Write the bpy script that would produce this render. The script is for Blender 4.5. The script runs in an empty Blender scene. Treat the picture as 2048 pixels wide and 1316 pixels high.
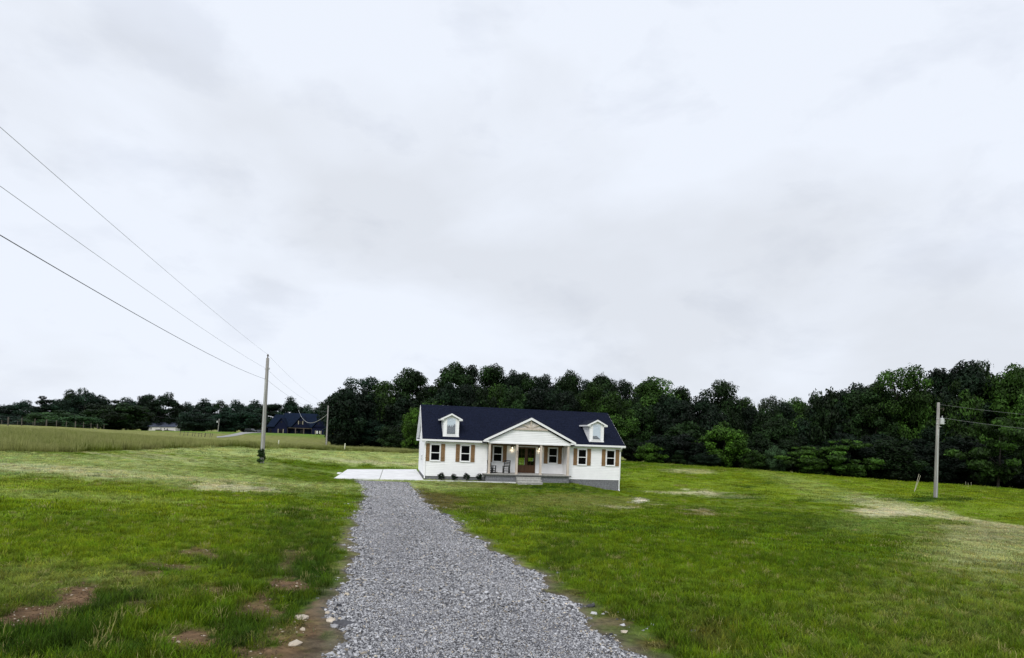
import bpy, math, random
import numpy as np
from mathutils import Matrix, Vector

R = math.radians
rng = np.random.default_rng(7)
random.seed(7)
sc = bpy.context.scene
COL = sc.collection

# ------------------------------------------------------------------ camera
F, PITCH, ROLL, VPP = 1243.54, 0.0209, 0.0381, 841.4
cam_d = bpy.data.cameras.new('camera')
cam = bpy.data.objects.new('camera', cam_d); COL.objects.link(cam)
cam_d.sensor_width = 36; cam_d.lens = F / 2048 * 36
cam_d.shift_y = (VPP - 658) / 2048
cam_d.clip_start = 0.1; cam_d.clip_end = 5000
cam.matrix_world = Matrix.Rotation(math.pi/2 + PITCH, 4, 'X') @ Matrix.Rotation(ROLL, 4, 'Z')
sc.camera = cam

# ------------------------------------------------------------------ sky
SUN_EL, SUN_AZ = R(44), R(198)          # azimuth clockwise from +Y: behind and to the left
w = bpy.data.worlds.new('World'); sc.world = w; w.use_nodes = True
nt = w.node_tree; N = nt.nodes; Lk = nt.links; N.clear()
out = N.new('ShaderNodeOutputWorld'); bg = N.new('ShaderNodeBackground'); bg.inputs[1].default_value = 1.0
sky = N.new('ShaderNodeTexSky'); sky.sky_type = 'NISHITA'; sky.sun_disc = False
sky.sun_elevation = SUN_EL; sky.sun_rotation = SUN_AZ
bgs = N.new('ShaderNodeBackground'); bgs.inputs[1].default_value = 0.05
Lk.new(sky.outputs[0], bgs.inputs[0])
tc = N.new('ShaderNodeTexCoord')
mp = N.new('ShaderNodeMapping'); mp.inputs['Scale'].default_value = (1.0, 1.0, 1.9); mp.inputs['Rotation'].default_value = (0, R(18), R(20))
Lk.new(tc.outputs['Generated'], mp.inputs[0])
def wnoise(scale, det, rough, off):
    n = N.new('ShaderNodeTexNoise'); n.inputs['Scale'].default_value = scale; n.inputs['Detail'].default_value = det
    n.inputs['Roughness'].default_value = rough; n.inputs['Distortion'].default_value = 0.25
    a = N.new('ShaderNodeVectorMath'); a.operation = 'ADD'; a.inputs[1].default_value = off
    Lk.new(mp.outputs[0], a.inputs[0]); Lk.new(a.outputs[0], n.inputs['Vector']); return n
n1 = wnoise(1.9, 5, 0.5, (3.1, 1.7, 0.4)); n2 = wnoise(5.5, 7, 0.55, (8.3, 2.2, 5.0))
r1 = N.new('ShaderNodeValToRGB'); Lk.new(n1.outputs[0], r1.inputs[0])
r1.color_ramp.elements[0].position = 0.38; r1.color_ramp.elements[0].color = (0.605, 0.635, 0.69, 1)
r1.color_ramp.elements[1].position = 0.55; r1.color_ramp.elements[1].color = (0.695, 0.735, 0.81, 1)
r2 = N.new('ShaderNodeValToRGB'); Lk.new(n2.outputs[0], r2.inputs[0])
r2.color_ramp.elements[0].position = 0.33; r2.color_ramp.elements[0].color = (0.90, 0.905, 0.92, 1)
r2.color_ramp.elements[1].position = 0.46; r2.color_ramp.elements[1].color = (1, 1, 1, 1)
mm = N.new('ShaderNodeMix'); mm.data_type = 'RGBA'; mm.blend_type = 'MULTIPLY'; mm.inputs[0].default_value = 0.8
Lk.new(r1.outputs[0], mm.inputs[6]); Lk.new(r2.outputs[0], mm.inputs[7])
Lk.new(mm.outputs[2], bg.inputs[0])
ms = N.new('ShaderNodeMixShader'); ms.inputs[0].default_value = 0.95
Lk.new(bgs.outputs[0], ms.inputs[1]); Lk.new(bg.outputs[0], ms.inputs[2]); Lk.new(ms.outputs[0], out.inputs[0])

# ------------------------------------------------------------------ sun (veiled by cloud)
sd = bpy.data.lights.new('sun', 'SUN'); sun = bpy.data.objects.new('sun', sd); COL.objects.link(sun)
sd.energy = 1.5; sd.angle = R(25); sd.color = (1.0, 0.97, 0.93)
sv = Vector((math.sin(SUN_AZ)*math.cos(SUN_EL), math.cos(SUN_AZ)*math.cos(SUN_EL), math.sin(SUN_EL)))
sun.rotation_euler = sv.to_track_quat('Z', 'Y').to_euler()

sc.view_settings.view_transform = 'Standard'; sc.view_settings.look = 'None'
sc.view_settings.exposure = 0.36; sc.view_settings.gamma = 1.0; sc.view_settings.use_curve_mapping = False
sc.cycles.max_bounces = 8; sc.cycles.transparent_max_bounces = 12

# ------------------------------------------------------------------ helpers
def tag(o, label=None, cat=None, group=None, kind=None):
    if label: o['label'] = label
    if cat: o['category'] = cat
    if group: o['group'] = group
    if kind: o['kind'] = kind
    return o
def empty(name, loc=(0, 0, 0), rz=0, **k):
    o = bpy.data.objects.new(name, None); COL.objects.link(o)
    o.location = loc; o.rotation_euler = (0, 0, rz); o.empty_display_size = 0.3
    return tag(o, **k)
def link_copy(o, parent=None):
    c = o.copy(); COL.objects.link(c)
    if parent is not None: c.parent = parent
    for ch in list(o.children): link_copy(ch, c)
    return c

class MB:
    def __init__(s): s.v = []; s.f = []
    def add(s, vs, fs):
        n = len(s.v); s.v += [tuple(map(float, p)) for p in vs]; s.f += [tuple(i + n for i in f) for f in fs]; return s
    def box(s, x0, x1, y0, y1, z0, z1):
        return s.add([(x0,y0,z0),(x1,y0,z0),(x1,y1,z0),(x0,y1,z0),(x0,y0,z1),(x1,y0,z1),(x1,y1,z1),(x0,y1,z1)],
                     [(0,3,2,1),(4,5,6,7),(0,1,5,4),(1,2,6,5),(2,3,7,6),(3,0,4,7)])
    def quad(s, a, b, c, d): return s.add([a, b, c, d], [(0, 1, 2, 3)])
    def prism(s, poly, y0, y1):        # poly: (x,z) counter-clockwise seen from -y
        n = len(poly)
        vs = [(x, y0, z) for x, z in poly] + [(x, y1, z) for x, z in poly]
        fs = [tuple(range(n)), tuple(range(2*n-1, n-1, -1))] + [(i, i+n, (i+1) % n + n, (i+1) % n) for i in range(n)]
        return s.add(vs, fs)
    def slab(s, q, t):                 # quad thickened downwards by t
        q = [Vector(p) for p in q]; lo = [p - Vector((0, 0, t)) for p in q]
        return s.add(q + lo, [(0,1,2,3),(7,6,5,4),(0,4,5,1),(1,5,6,2),(2,6,7,3),(3,7,4,0)])
    def bar(s, p, q, w, h=None, up=(0, 0, 1)):
        p, q = Vector(p), Vector(q); h = h or w; d = (q - p).normalized(); u = Vector(up)
        if abs(d.dot(u)) > .95: u = Vector((0, 1, 0))
        x = d.cross(u).normalized(); y = x.cross(d).normalized()
        c = [x*w/2*i + y*h/2*j for i, j in ((-1,-1),(1,-1),(1,1),(-1,1))]
        return s.add([p+k for k in c] + [q+k for k in c], [(0,3,2,1),(4,5,6,7),(0,1,5,4),(1,2,6,5),(2,3,7,6),(3,0,4,7)])
    def tube(s, pts, rs, n=8, cap=True):
        pts = [Vector(p) for p in pts]
        if not hasattr(rs, '__len__'): rs = [rs]*len(pts)
        b = len(s.v); m = len(pts); vs = []; fs = []
        for i, p in enumerate(pts):
            d = (pts[min(i+1, m-1)] - pts[max(i-1, 0)]).normalized()
            u = Vector((0, 0, 1)) if abs(d.z) < .9 else Vector((0, 1, 0))
            x = d.cross(u).normalized(); y = x.cross(d)
            for k in range(n):
                a = 2*math.pi*k/n; vs.append(p + x*math.cos(a)*rs[i] + y*math.sin(a)*rs[i])
        for i in range(m-1):
            for k in range(n):
                k2 = (k+1) % n; fs.append((i*n+k, i*n+k2, (i+1)*n+k2, (i+1)*n+k))
        if cap: fs += [tuple(range(n-1, -1, -1)), tuple((m-1)*n+k for k in range(n))]
        return s.add(vs, fs)
    def build(s, name, mat, parent=None, smooth=False, **k):
        me = bpy.data.meshes.new(name); me.from_pydata(s.v, [], s.f); me.validate(); me.materials.append(mat)
        if smooth: me.polygons.foreach_set('use_smooth', [True]*len(me.polygons))
        o = bpy.data.objects.new(name, me); COL.objects.link(o)
        if parent is not None: o.parent = parent
        return tag(o, **k)

def mat(name, col, rough=0.7, noise=None, bump=None, spec=0.3, metal=0, coords='Object', emit=None):
    """noise=(scale, amount, (sx,sy,sz)): value variation;  bump=(scale, strength, distance)"""
    m = bpy.data.materials.new(name); m.use_nodes = True; t = m.node_tree; b = t.nodes['Principled BSDF']
    b.inputs['Base Color'].default_value = (*col, 1); b.inputs['Roughness'].default_value = rough
    b.inputs['Specular IOR Level'].default_value = spec; b.inputs['Metallic'].default_value = metal
    tc = t.nodes.new('ShaderNodeTexCoord')
    if noise:
        mp = t.nodes.new('ShaderNodeMapping'); mp.inputs['Scale'].default_value = noise[2] if len(noise) > 2 else (1, 1, 1)
        t.links.new(tc.outputs[coords], mp.inputs[0])
        n = t.nodes.new('ShaderNodeTexNoise'); n.inputs['Scale'].default_value = noise[0]; n.inputs['Detail'].default_value = 5
        n.inputs['Roughness'].default_value = 0.65
        t.links.new(mp.outputs[0], n.inputs['Vector'])
        cr = t.nodes.new('ShaderNodeMapRange'); cr.inputs[1].default_value = 0.3; cr.inputs[2].default_value = 0.7
        cr.inputs[3].default_value = 1 - noise[1]; cr.inputs[4].default_value = 1 + noise[1]
        t.links.new(n.outputs[0], cr.inputs[0])
        mx = t.nodes.new('ShaderNodeVectorMath'); mx.operation = 'SCALE'; mx.inputs[0].default_value = col
        t.links.new(cr.outputs[0], mx.inputs['Scale']); t.links.new(mx.outputs[0], b.inputs['Base Color'])
    if bump:
        n = t.nodes.new('ShaderNodeTexNoise'); n.inputs['Scale'].default_value = bump[0]; n.inputs['Detail'].default_value = 4
        t.links.new(tc.outputs[coords], n.inputs['Vector'])
        bp = t.nodes.new('ShaderNodeBump'); bp.inputs['Strength'].default_value = bump[1]; bp.inputs['Distance'].default_value = bump[2]
        t.links.new(n.outputs[0], bp.inputs['Height']); t.links.new(bp.outputs[0], b.inputs['Normal'])
    if emit: b.inputs['Emission Color'].default_value = (*emit[0], 1); b.inputs['Emission Strength'].default_value = emit[1]
    return m

# ------------------------------------------------------------------ camera rays, noise
_cp, _sp = math.cos(PITCH), math.sin(PITCH)
FW = np.array([0, _cp, _sp]); _u0 = np.array([0, -_sp, _cp]); _r0 = np.array([1., 0, 0])
RT = _r0*math.cos(ROLL) + _u0*math.sin(ROLL); UP = -_r0*math.sin(ROLL) + _u0*math.cos(ROLL)
def ray(u, v): return FW*F + RT*(u-1024) + UP*(VPP-v)
def pt(u, v, y):
    """point on the sight line of the photograph's spot (u,v) that lies y metres ahead"""
    d = ray(u, v); return d*(y/d[1])
def hashn(ix, iy, s):
    h = np.sin(ix*127.1 + iy*311.7 + s*74.7)*43758.5453; return h - np.floor(h)
def vnoise(x, y, s=0):
    ix, iy = np.floor(x), np.floor(y); fx, fy = x-ix, y-iy; fx = fx*fx*(3-2*fx); fy = fy*fy*(3-2*fy)
    a, b, c, d = hashn(ix, iy, s), hashn(ix+1, iy, s), hashn(ix, iy+1, s), hashn(ix+1, iy+1, s)
    return (a*(1-fx)+b*fx)*(1-fy) + (c*(1-fx)+d*fx)*fy
def fbm(x, y, s=0, o=4):
    t = 0; a = .5
    for i in range(o):
        t = t + a*vnoise(x, y, s+i*13.3); x = x*2.03+11.7; y = y*2.03+5.3; a *= .5
    return t/(1-.5**o)

# ------------------------------------------------------------------ terrain: a smooth surface through surveyed heights
HO = np.array([-7.6008, 55.1185, -3.999]); YAW = 0.2006
E1 = np.array([math.cos(YAW), math.sin(YAW), 0]); E2 = np.array([-math.sin(YAW), math.cos(YAW), 0])
def hw(a, b, z=0): return HO + a*E1 + b*E2 + np.array([0, 0, z])
C = [(0,0,-1.6),(0,-20,-1.2),(-30,-20,-.9),(30,-20,-1.8),(-6,3,-1.6),(6,3,-1.72),(0,8,-2.0),(0,20,-2.62),(-1,35,-3.45),(2,45,-4.0),
     (-12,12,-1.9),(-20,25,-2.05),(12,12,-2.35),(20,25,-3.2),(14,40,-4.1),(30,45,-4.4),(45,30,-3.6),(-45,30,-1.6)]
for u, v, y in [(0,899,42),(100,899,47),(200,896,54),(350,889,75),(600,898,85),(830,905,96),(523,926,55),(0,850,120),(100,853,128),
                (300,864,150),(400,863,205),(560,869,235),(660,871,235),(690,873,190),(760,890,150),(830,905,130),
                (1250,927,100),(1450,938,99),(1650,953,98),(1850,968,94),(2048,981,90),(2300,1003,85),(1871,995,62),(1500,1000,48),(1240,985,59),
                (1700,1020,50),(2048,1060,42),(1400,962,72),(1650,980,72),(560,905,70),(700,915,76),(320,861,290)]:
    C.append(tuple(pt(u, v, y)))
for u, y, z in [(1250,125,-4.6),(1450,125,-5.6),(1650,125,-6.4),(1850,120,-6.9),(2048,118,-7.2),(1250,170,-6),(1650,170,-8),(2048,170,-8.5),(2500,120,-8),
                (-300,150,-2.2),(0,170,-3.4),(-300,300,-6),(100,260,-5.5),(320,360,-6),(600,330,-5),(900,250,-6),(-900,80,-1.2),(-700,60,-1.4),
                (1024,140,-4.6),(900,110,-4.3)]:
    p = pt(u, 841, y); C.append((p[0], y, z))
for a, b, z in [(0,-1.2,-.30),(2.5,-1.2,-.33),(5.5,-1.4,-.33),(9,-2.6,-.47),(11,-1.4,-.33),(13.3,-1.0,-.34),(15.5,-.7,-.66),(18.4,-.5,-1.06),(-.5,9,-.3),(-7,9,-.3),(-7.5,-1.2,-.3),
                (-3,-2,-.32),(19,4,-1.1),(18.5,9.5,-.9),(9,9.5,-.4),(0,14,-.35),(9,4,-.4),(3,4,-.35),(15,4,-.7),(14,-5,-.75),(4,-6,-.45),(20,-5,-1.2)]:
    p = hw(a, b, z); C.append(tuple(p))
for k in range(16):
    a = 2*math.pi*k/16
    C.append((600*math.cos(a), 600*math.sin(a), -6)); C.append((1700*math.cos(a+.2), 1700*math.sin(a+.2), -7))
C = np.array(C, float); _P = C[:, :2]/50
def _k(d2): return .5*d2*np.log(d2+1e-12)
_d2 = ((_P[:, None]-_P[None])**2).sum(-1); n = len(C)
_A = np.zeros((n+3, n+3)); _A[:n, :n] = _k(_d2) + np.eye(n)*2e-4; _A[:n, n] = 1; _A[:n, n+1:] = _P; _A[n, :n] = 1; _A[n+1:, :n] = _P.T
_W = np.linalg.solve(_A, np.concatenate([C[:, 2], [0, 0, 0]]))
def terrain(x, y):
    x = np.asarray(x, float); y = np.asarray(y, float); sh = x.shape; q = np.stack([x.ravel(), y.ravel()], -1)/50
    o = np.empty(len(q))
    for i in range(0, len(q), 20000):
        s = q[i:i+20000]; d2 = ((s[:, None]-_P[None])**2).sum(-1)
        o[i:i+20000] = _k(d2)@_W[:n] + _W[n] + s@_W[n+1:]
    X, Y = q[:, 0]*50, q[:, 1]*50; r = np.hypot(X, Y)
    o += (fbm(X/2.2, Y/2.2, 3, 3)-.5)*.05 + (fbm(X/14, Y/14, 9, 2)-.5)*.16*np.clip((r-8)/20, 0, 1)
    return o.reshape(sh)
def tz(x, y): return float(terrain(np.array([x]), np.array([y]))[0])
def at(u, v):
    """where the sight line of (u,v) meets the ground"""
    d = ray(u, v); ys = np.geomspace(1.5, 700, 500); P = d[None]*(ys/d[1])[:, None]
    s = P[:, 2] - terrain(P[:, 0], P[:, 1]); i = np.argmax(s < 0)
    if s[i] >= 0: return d*(130/d[1])
    y0, y1 = ys[max(i-1, 0)], ys[i]
    yy = np.linspace(y0, y1, 12); P = d[None]*(yy/d[1])[:, None]; s = P[:, 2]-terrain(P[:, 0], P[:, 1])
    j = int(np.argmax(s < 0)); return P[j]

# gravel driveway edges
LE = [at(u, v) for u, v in [(712,961),(722,968),(731,978),(729,1000),(717,1030),(707,1070),(706,1120),(708,1170),(692,1215),(672,1250),(664,1285),(655,1316),(640,1420),(600,1650)]]
RE = [at(u, v) for u, v in [(818,961),(820,975),(838,995),(860,1013),(905,1042),(960,1083),(1010,1117),(1065,1150),(1130,1190),(1200,1245),(1262,1290),(1302,1316),(1420,1420),(1620,1650)]]
LE = np.array([(-1.9, -8, 0)] + [tuple(p) for p in LE[::-1]]); RE = np.array([(3.4, -8, 0)] + [tuple(p) for p in RE[::-1]])
LE = LE[np.argsort(LE[:, 1])]; RE = RE[np.argsort(RE[:, 1])]
DY1 = min(LE[:, 1].max(), RE[:, 1].max())
def xl(y): return np.interp(y, LE[:, 1], LE[:, 0])
def xr(y): return np.interp(y, RE[:, 1], RE[:, 0])
def drive_sd(x, y):
    """positive inside the driveway, metres from its ragged edge"""
    rag = (fbm(x*1.1+3, y*1.1, 21, 3)-.5)*.7 + (fbm(x*5, y*5, 22, 2)-.5)*.25
    d = np.minimum(x-xl(y), xr(y)-x) + rag
    return np.where(y > DY1+.3, -5, d)

# ------------------------------------------------------------------ ground colours: grass kinds, dirt, straw (albedo)
GREEN = (.090,.150,.003); DARKG = (.029,.066,.005); YEL = (.150,.215,.008); PALE = (.32,.38,.13); STRAW = (.50,.47,.30)
DIRT = (.155,.098,.055); BROWN = (.095,.082,.020); OLIVE = (.20,.205,.06); WHITE = (.62,.60,.52)
blobs = []
def blob(u, v, rx, ry, col, s=1.0):
    if col is DIRT and v > 1050: rx *= 1.15; ry *= 1.3
    c = at(u, v)[:2]; w_ = rx*np.linalg.norm(c)/F; X = np.array([w_, 0.])+(at(u+12, v)[:2]-at(u-12, v)[:2])[1]*np.array([0, 1.])*rx/24*.6; Y = (at(u, v-ry)[:2]-at(u, v+ry)[:2])/2; Y = Y*min(1, 30/np.linalg.norm(Y))
    M = np.array([X, Y]).T
    if abs(np.linalg.det(M)) < 1e-4: return
    blobs.append((c, np.linalg.inv(M), np.array(col), s))
for b in [ # left meadow, mown and bleached
    (250,935,620,30,PALE,.75),(600,910,330,13,PALE,.8),(150,985,260,26,YEL,.8),(120,992,170,12,PALE,.6),(700,912,170,14,PALE,.7),(330,1000,330,22,YEL,.5),
    (690,938,150,9,GREEN,1.0),(560,950,120,8,GREEN,.6),(465,976,62,8,STRAW,.8),(90,935,120,6,STRAW,.4),(300,955,260,5,STRAW,.35),(770,926,110,3,STRAW,.5),
    (640,960,70,14,GREEN,.9),(150,965,200,7,YEL,.7),
    # left foreground
    (250,1130,330,40,YEL,.45),(220,1080,330,40,YEL,.4),(100,1160,170,45,OLIVE,.35),(600,1060,80,60,DARKG,.55),(560,1140,100,30,DARKG,.5),
    (210,1215,95,38,DARKG,.8),(110,1275,150,50,DARKG,.8),(470,1270,70,45,DARKG,.8),(640,1180,60,60,DARKG,.6),(430,1120,60,16,DARKG,.6),(300,1140,50,14,DARKG,.6),(640,1110,60,50,DARKG,.4),
    (335,1245,90,35,GREEN,.6),(160,1190,32,22,DIRT,1),(100,1228,52,10,DIRT,1),(30,1246,60,9,DIRT,1),(400,1104,34,9,DIRT,.8),(330,1135,45,7,DIRT,.75),(250,1150,40,6,DIRT,.6),
    (585,1172,32,10,DIRT,1),(520,1214,36,13,DIRT,.9),(385,1282,34,24,DIRT,1),(600,1290,70,34,DIRT,.8),(640,1240,28,30,DIRT,.9),(428,1188,30,9,DIRT,.7),(600,1120,16,22,DIRT,.55),(280,1210,26,7,DIRT,.5),(560,1310,80,14,DIRT,.8),
    (700,1085,12,45,OLIVE,.7),(690,1230,14,40,DIRT,.6),
    # right of the drive
    (875,1000,55,17,BROWN,.9),(840,985,24,12,BROWN,.7),(980,972,120,7,BROWN,.5),(1130,976,110,8,DARKG,.9),(1060,985,150,10,GREEN,.6),(1010,1020,60,10,OLIVE,.4),(1180,1000,170,12,OLIVE,.5),
    (1275,1002,22,5,WHITE,1),(1320,1010,24,2,STRAW,.8),(1240,1016,50,3,STRAW,.5),(1400,1023,30,6,STRAW,.5),(1405,1024,45,8,DIRT,.5),(1270,980,90,6,DARKG,.7),
    (1150,1108,95,16,DARKG,.5),(1110,1085,60,12,DARKG,.5),(1330,1230,120,50,DARKG,.55),(1430,1280,70,28,BROWN,.85),(1385,1235,45,16,BROWN,.6),(1500,1230,150,30,DARKG,.25),
    (1120,1135,40,18,DARKG,.5),(1350,1300,60,20,DARKG,.7),
    # upper right field
    (1640,960,480,44,YEL,.85),(1900,1000,400,40,YEL,.7),(1320,945,90,14,YEL,.4),(1390,987,75,5,STRAW,.85),(1470,995,60,3,STRAW,.6),(1380,943,60,5,STRAW,.4),
    (1640,1002,200,2.5,DARKG,.7),(1480,998,60,2.0,DARKG,.5),(1400,992,100,5,GREEN,.5),(1790,1021,105,6,STRAW,.85),(1905,1032,90,8,STRAW,.75),(1760,1016,180,10,PALE,.3),(1990,1075,160,40,OLIVE,.5),(2000,1060,140,22,STRAW,.3),
    (1780,1045,160,22,PALE,.2),(1960,1100,150,26,PALE,.25),(1880,998,70,4,DARKG,.8),(1830,1000,60,3,DARKG,.6),(1560,1040,150,20,DARKG,.3),(1700,1115,160,20,DARKG,.2),(1530,965,16,2,DARKG,.9),(1495,974,14,1.5,DARKG,.9),
    (1600,1180,500,90,GREEN,.4),(1085,1158,26,8,BROWN,.8),(1140,1186,34,9,BROWN,.8),(1215,1240,34,14,DIRT,.6),(1290,1296,34,16,BROWN,.9),(1040,1128,20,6,OLIVE,.8)]: blob(*b)
TE = np.array([at(u, v) for u, v in [(-250,897),(-60,899),(40,898),(100,899),(150,900),(200,897),(270,892),(350,889),(430,893),(520,898),(600,898),(690,902),(760,904),(836,907)]])[:, :2]
def tall_d(x, y):
    """distance behind the mown edge (positive = unmown meadow)"""
    return y - np.interp(x, TE[:, 0], TE[:, 1], left=TE[0, 1], right=1e4)
def albedo(x, y):
    r = np.hypot(x, y); sh = x.shape
    c = np.ones(sh+(3,))*np.array(GREEN)
    def mixin(col, k):
        nonlocal c
        c = c*(1-k[..., None]) + np.array(col)*k[..., None]
    mixin(DARKG, np.clip((fbm(x*.55, y*.55, 31, 4)-.55)*4, 0, 1)*.6)
    mixin(YEL, np.clip((fbm(x*.22, y*.22, 37, 4)-.5)*4, 0, 1)*.55)
    mixin((.056,.100,.004), np.clip((13-r)/7, 0, 1)*.55)
    # mower lines on the slopes
    mixin(STRAW, np.clip((fbm((x*.85-y*.3)*.16, (y*.9+x*.3)*.8, 43, 4)-.54)*7, 0, 1)*.50*np.clip((r-24)/15, 0, 1)*np.clip((-x-2)/6, 0, 1))
    mixin((.06,.13,.004), np.clip((fbm((x*.85-y*.3)*.16+9, (y*.9+x*.3)*.7, 44, 4)-.52)*6, 0, 1)*.45*np.clip((r-18)/15, 0, 1))
    mixin(PALE, np.clip((fbm((x*.9+y*.25)*.35, (y-.2*x)*1.3, 41, 3)-.52)*5, 0, 1)*.28*np.clip((r-25)/20, 0, 1))
    mixin(OLIVE, np.clip((r-115)/60, 0, 1)*.7)
    wx = (fbm(x*.7, y*.7, 51, 4)-.5); wy = (fbm(x*.7+40, y*.7, 52, 4)-.5)
    fine = (fbm(x*3.1, y*3.1, 53, 3)-.5); fine2 = fbm(x*9, y*9, 54, 2)
    for ctr, Mi, col, s in blobs:
        qx = x-ctr[0]+wx*.9*np.clip(r/14, .3, 3); qy = y-ctr[1]+wy*1.2*np.clip(r/14, .3, 3)
        a = Mi[0, 0]*qx+Mi[0, 1]*qy; b = Mi[1, 0]*qx+Mi[1, 1]*qy
        d = np.sqrt(a*a+b*b)+fine*.8+(r < 16)*(fine2-.5)*1.3
        mixin(col, np.clip((1.15-d)/.45, 0, 1)*s)
    td = tall_d(x, y)
    mixin(OLIVE, np.clip(td/2, 0, 1)*.8*(1-np.clip((td-120)/60, 0, 1)))
    mixin((.10,.19,.012), np.clip((y-160)/15, 0, 1)*np.clip((250-y)/20, 0, 1)*(x < -25)*(x > -120)*.8)
    # dirt and stone dust beside the drive
    sd_ = drive_sd(x, y)
    mixin((.14,.115,.085), np.clip((sd_+.30)/.30, 0, 1)*np.clip((60-y)/10, 0, 1)*.9)
    c = c*(.8+.4*fbm(x*8, y*8, 61, 2))[..., None]
    return np.clip(c, .002, .9)

# ------------------------------------------------------------------ ground sheet
th = np.concatenate([np.linspace(-50, 50, 620), np.linspace(50, 310, 60)[1:-1]]); th = np.radians(th)
rr = np.concatenate([[.6, 1.5, 2.5, 3.2], np.geomspace(3.8, 160, 300), np.geomspace(165, 1600, 60)])
T, Q = np.meshgrid(th, rr); X = np.sin(T)*Q; Y = np.cos(T)*Q
Z = terrain(X, Y)
inside = drive_sd(X, Y)
Z = Z - np.clip(inside/.3, 0, 1)*.03*(X*X+Y*Y < 4000)
nt_, nr_ = len(th), len(rr)
V = np.stack([X.ravel(), Y.ravel(), Z.ravel()], -1); V = np.concatenate([V, [[0, 0, tz(0, 0)]]])
i, j = np.meshgrid(np.arange(nr_-1), np.arange(nt_), indexing='ij'); j2 = (j+1) % nt_
faces = np.stack([i*nt_+j, (i+1)*nt_+j, (i+1)*nt_+j2, i*nt_+j2], -1).reshape(-1, 4)
def np_mesh(name, V, faces, mat_, parent=None, col=None, smooth=True, k=4, **kw):
    me = bpy.data.meshes.new(name); me.vertices.add(len(V)); me.vertices.foreach_set('co', np.asarray(V, np.float32).ravel())
    me.loops.add(faces.size); me.loops.foreach_set('vertex_index', faces.astype(np.int32).ravel())
    me.polygons.add(len(faces)); me.polygons.foreach_set('loop_start', np.arange(0, faces.size, k, dtype=np.int32))
    me.polygons.foreach_set('use_smooth', np.full(len(faces), smooth))
    me.update(calc_edges=True); me.materials.append(mat_)
    if col is not None:
        a = me.color_attributes.new('tint', 'FLOAT_COLOR', 'POINT'); a.data.foreach_set('color', np.concatenate([col, np.ones((len(col), 1))], 1).astype(np.float32).ravel())
    o = bpy.data.objects.new(name, me); COL.objects.link(o)
    if parent is not None: o.parent = parent
    return tag(o, **kw)
gm = bpy.data.materials.new('turf_and_soil'); gm.use_nodes = True; t = gm.node_tree; b = t.nodes['Principled BSDF']
b.inputs['Roughness'].default_value = .95; b.inputs['Specular IOR Level'].default_value = .1
a = t.nodes.new('ShaderNodeAttribute'); a.attribute_name = 'tint'
tc = t.nodes.new('ShaderNodeTexCoord')
nz = t.nodes.new('ShaderNodeTexNoise'); nz.inputs['Scale'].default_value = 6; nz.inputs['Detail'].default_value = 8; nz.inputs['Roughness'].default_value = .75
t.links.new(tc.outputs['Object'], nz.inputs['Vector'])
mr = t.nodes.new('ShaderNodeMapRange'); mr.inputs[1].default_value = .35; mr.inputs[2].default_value = .65; mr.inputs[3].default_value = .45; mr.inputs[4].default_value = 1.5
t.links.new(nz.outputs[0], mr.inputs[0])
nz2 = t.nodes.new('ShaderNodeTexNoise'); nz2.inputs['Scale'].default_value = .9; nz2.inputs['Detail'].default_value = 8; nz2.inputs['Roughness'].default_value = .7
t.links.new(tc.outputs['Object'], nz2.inputs['Vector'])
mr2 = t.nodes.new('ShaderNodeMapRange'); mr2.inputs[1].default_value = .35; mr2.inputs[2].default_value = .65; mr2.inputs[3].default_value = .75; mr2.inputs[4].default_value = 1.25
t.links.new(nz2.outputs[0], mr2.inputs[0])
mu = t.nodes.new('ShaderNodeMath'); mu.operation = 'MULTIPLY'; t.links.new(mr.outputs[0], mu.inputs[0]); t.links.new(mr2.outputs[0], mu.inputs[1])
s_ = t.nodes.new('ShaderNodeVectorMath'); s_.operation = 'SCALE'; t.links.new(a.outputs['Color'], s_.inputs[0]); t.links.new(mu.outputs[0], s_.inputs['Scale'])
t.links.new(s_.outputs[0], b.inputs['Base Color'])
bp = t.nodes.new('ShaderNodeBump'); bp.inputs['Strength'].default_value = .7; bp.inputs['Distance'].default_value = .06
t.links.new(nz.outputs[0], bp.inputs['Height']); t.links.new(bp.outputs[0], b.inputs['Normal'])
gcol = albedo(V[:, 0], V[:, 1])*1.0
ctr = len(V)-1
fan = np.stack([np.full(nt_, ctr), (np.arange(nt_)+1) % nt_, np.arange(nt_)], -1)
ground = np_mesh('ground', V, faces[:, [0, 3, 2, 1]], gm, col=gcol, kind='structure')
ground['label'] = 'rolling mown grass ground with bare earth and straw patches'
gf = np_mesh('ground', V[np.r_[0:nt_, ctr]], np.stack([np.full(nt_, nt_), np.arange(nt_), (np.arange(nt_)+1) % nt_], -1), gm, col=gcol[np.r_[0:nt_, ctr]], k=3, kind='structure')
gf['label'] = 'patch of ground under the viewpoint'
gm_dirs = None

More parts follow.
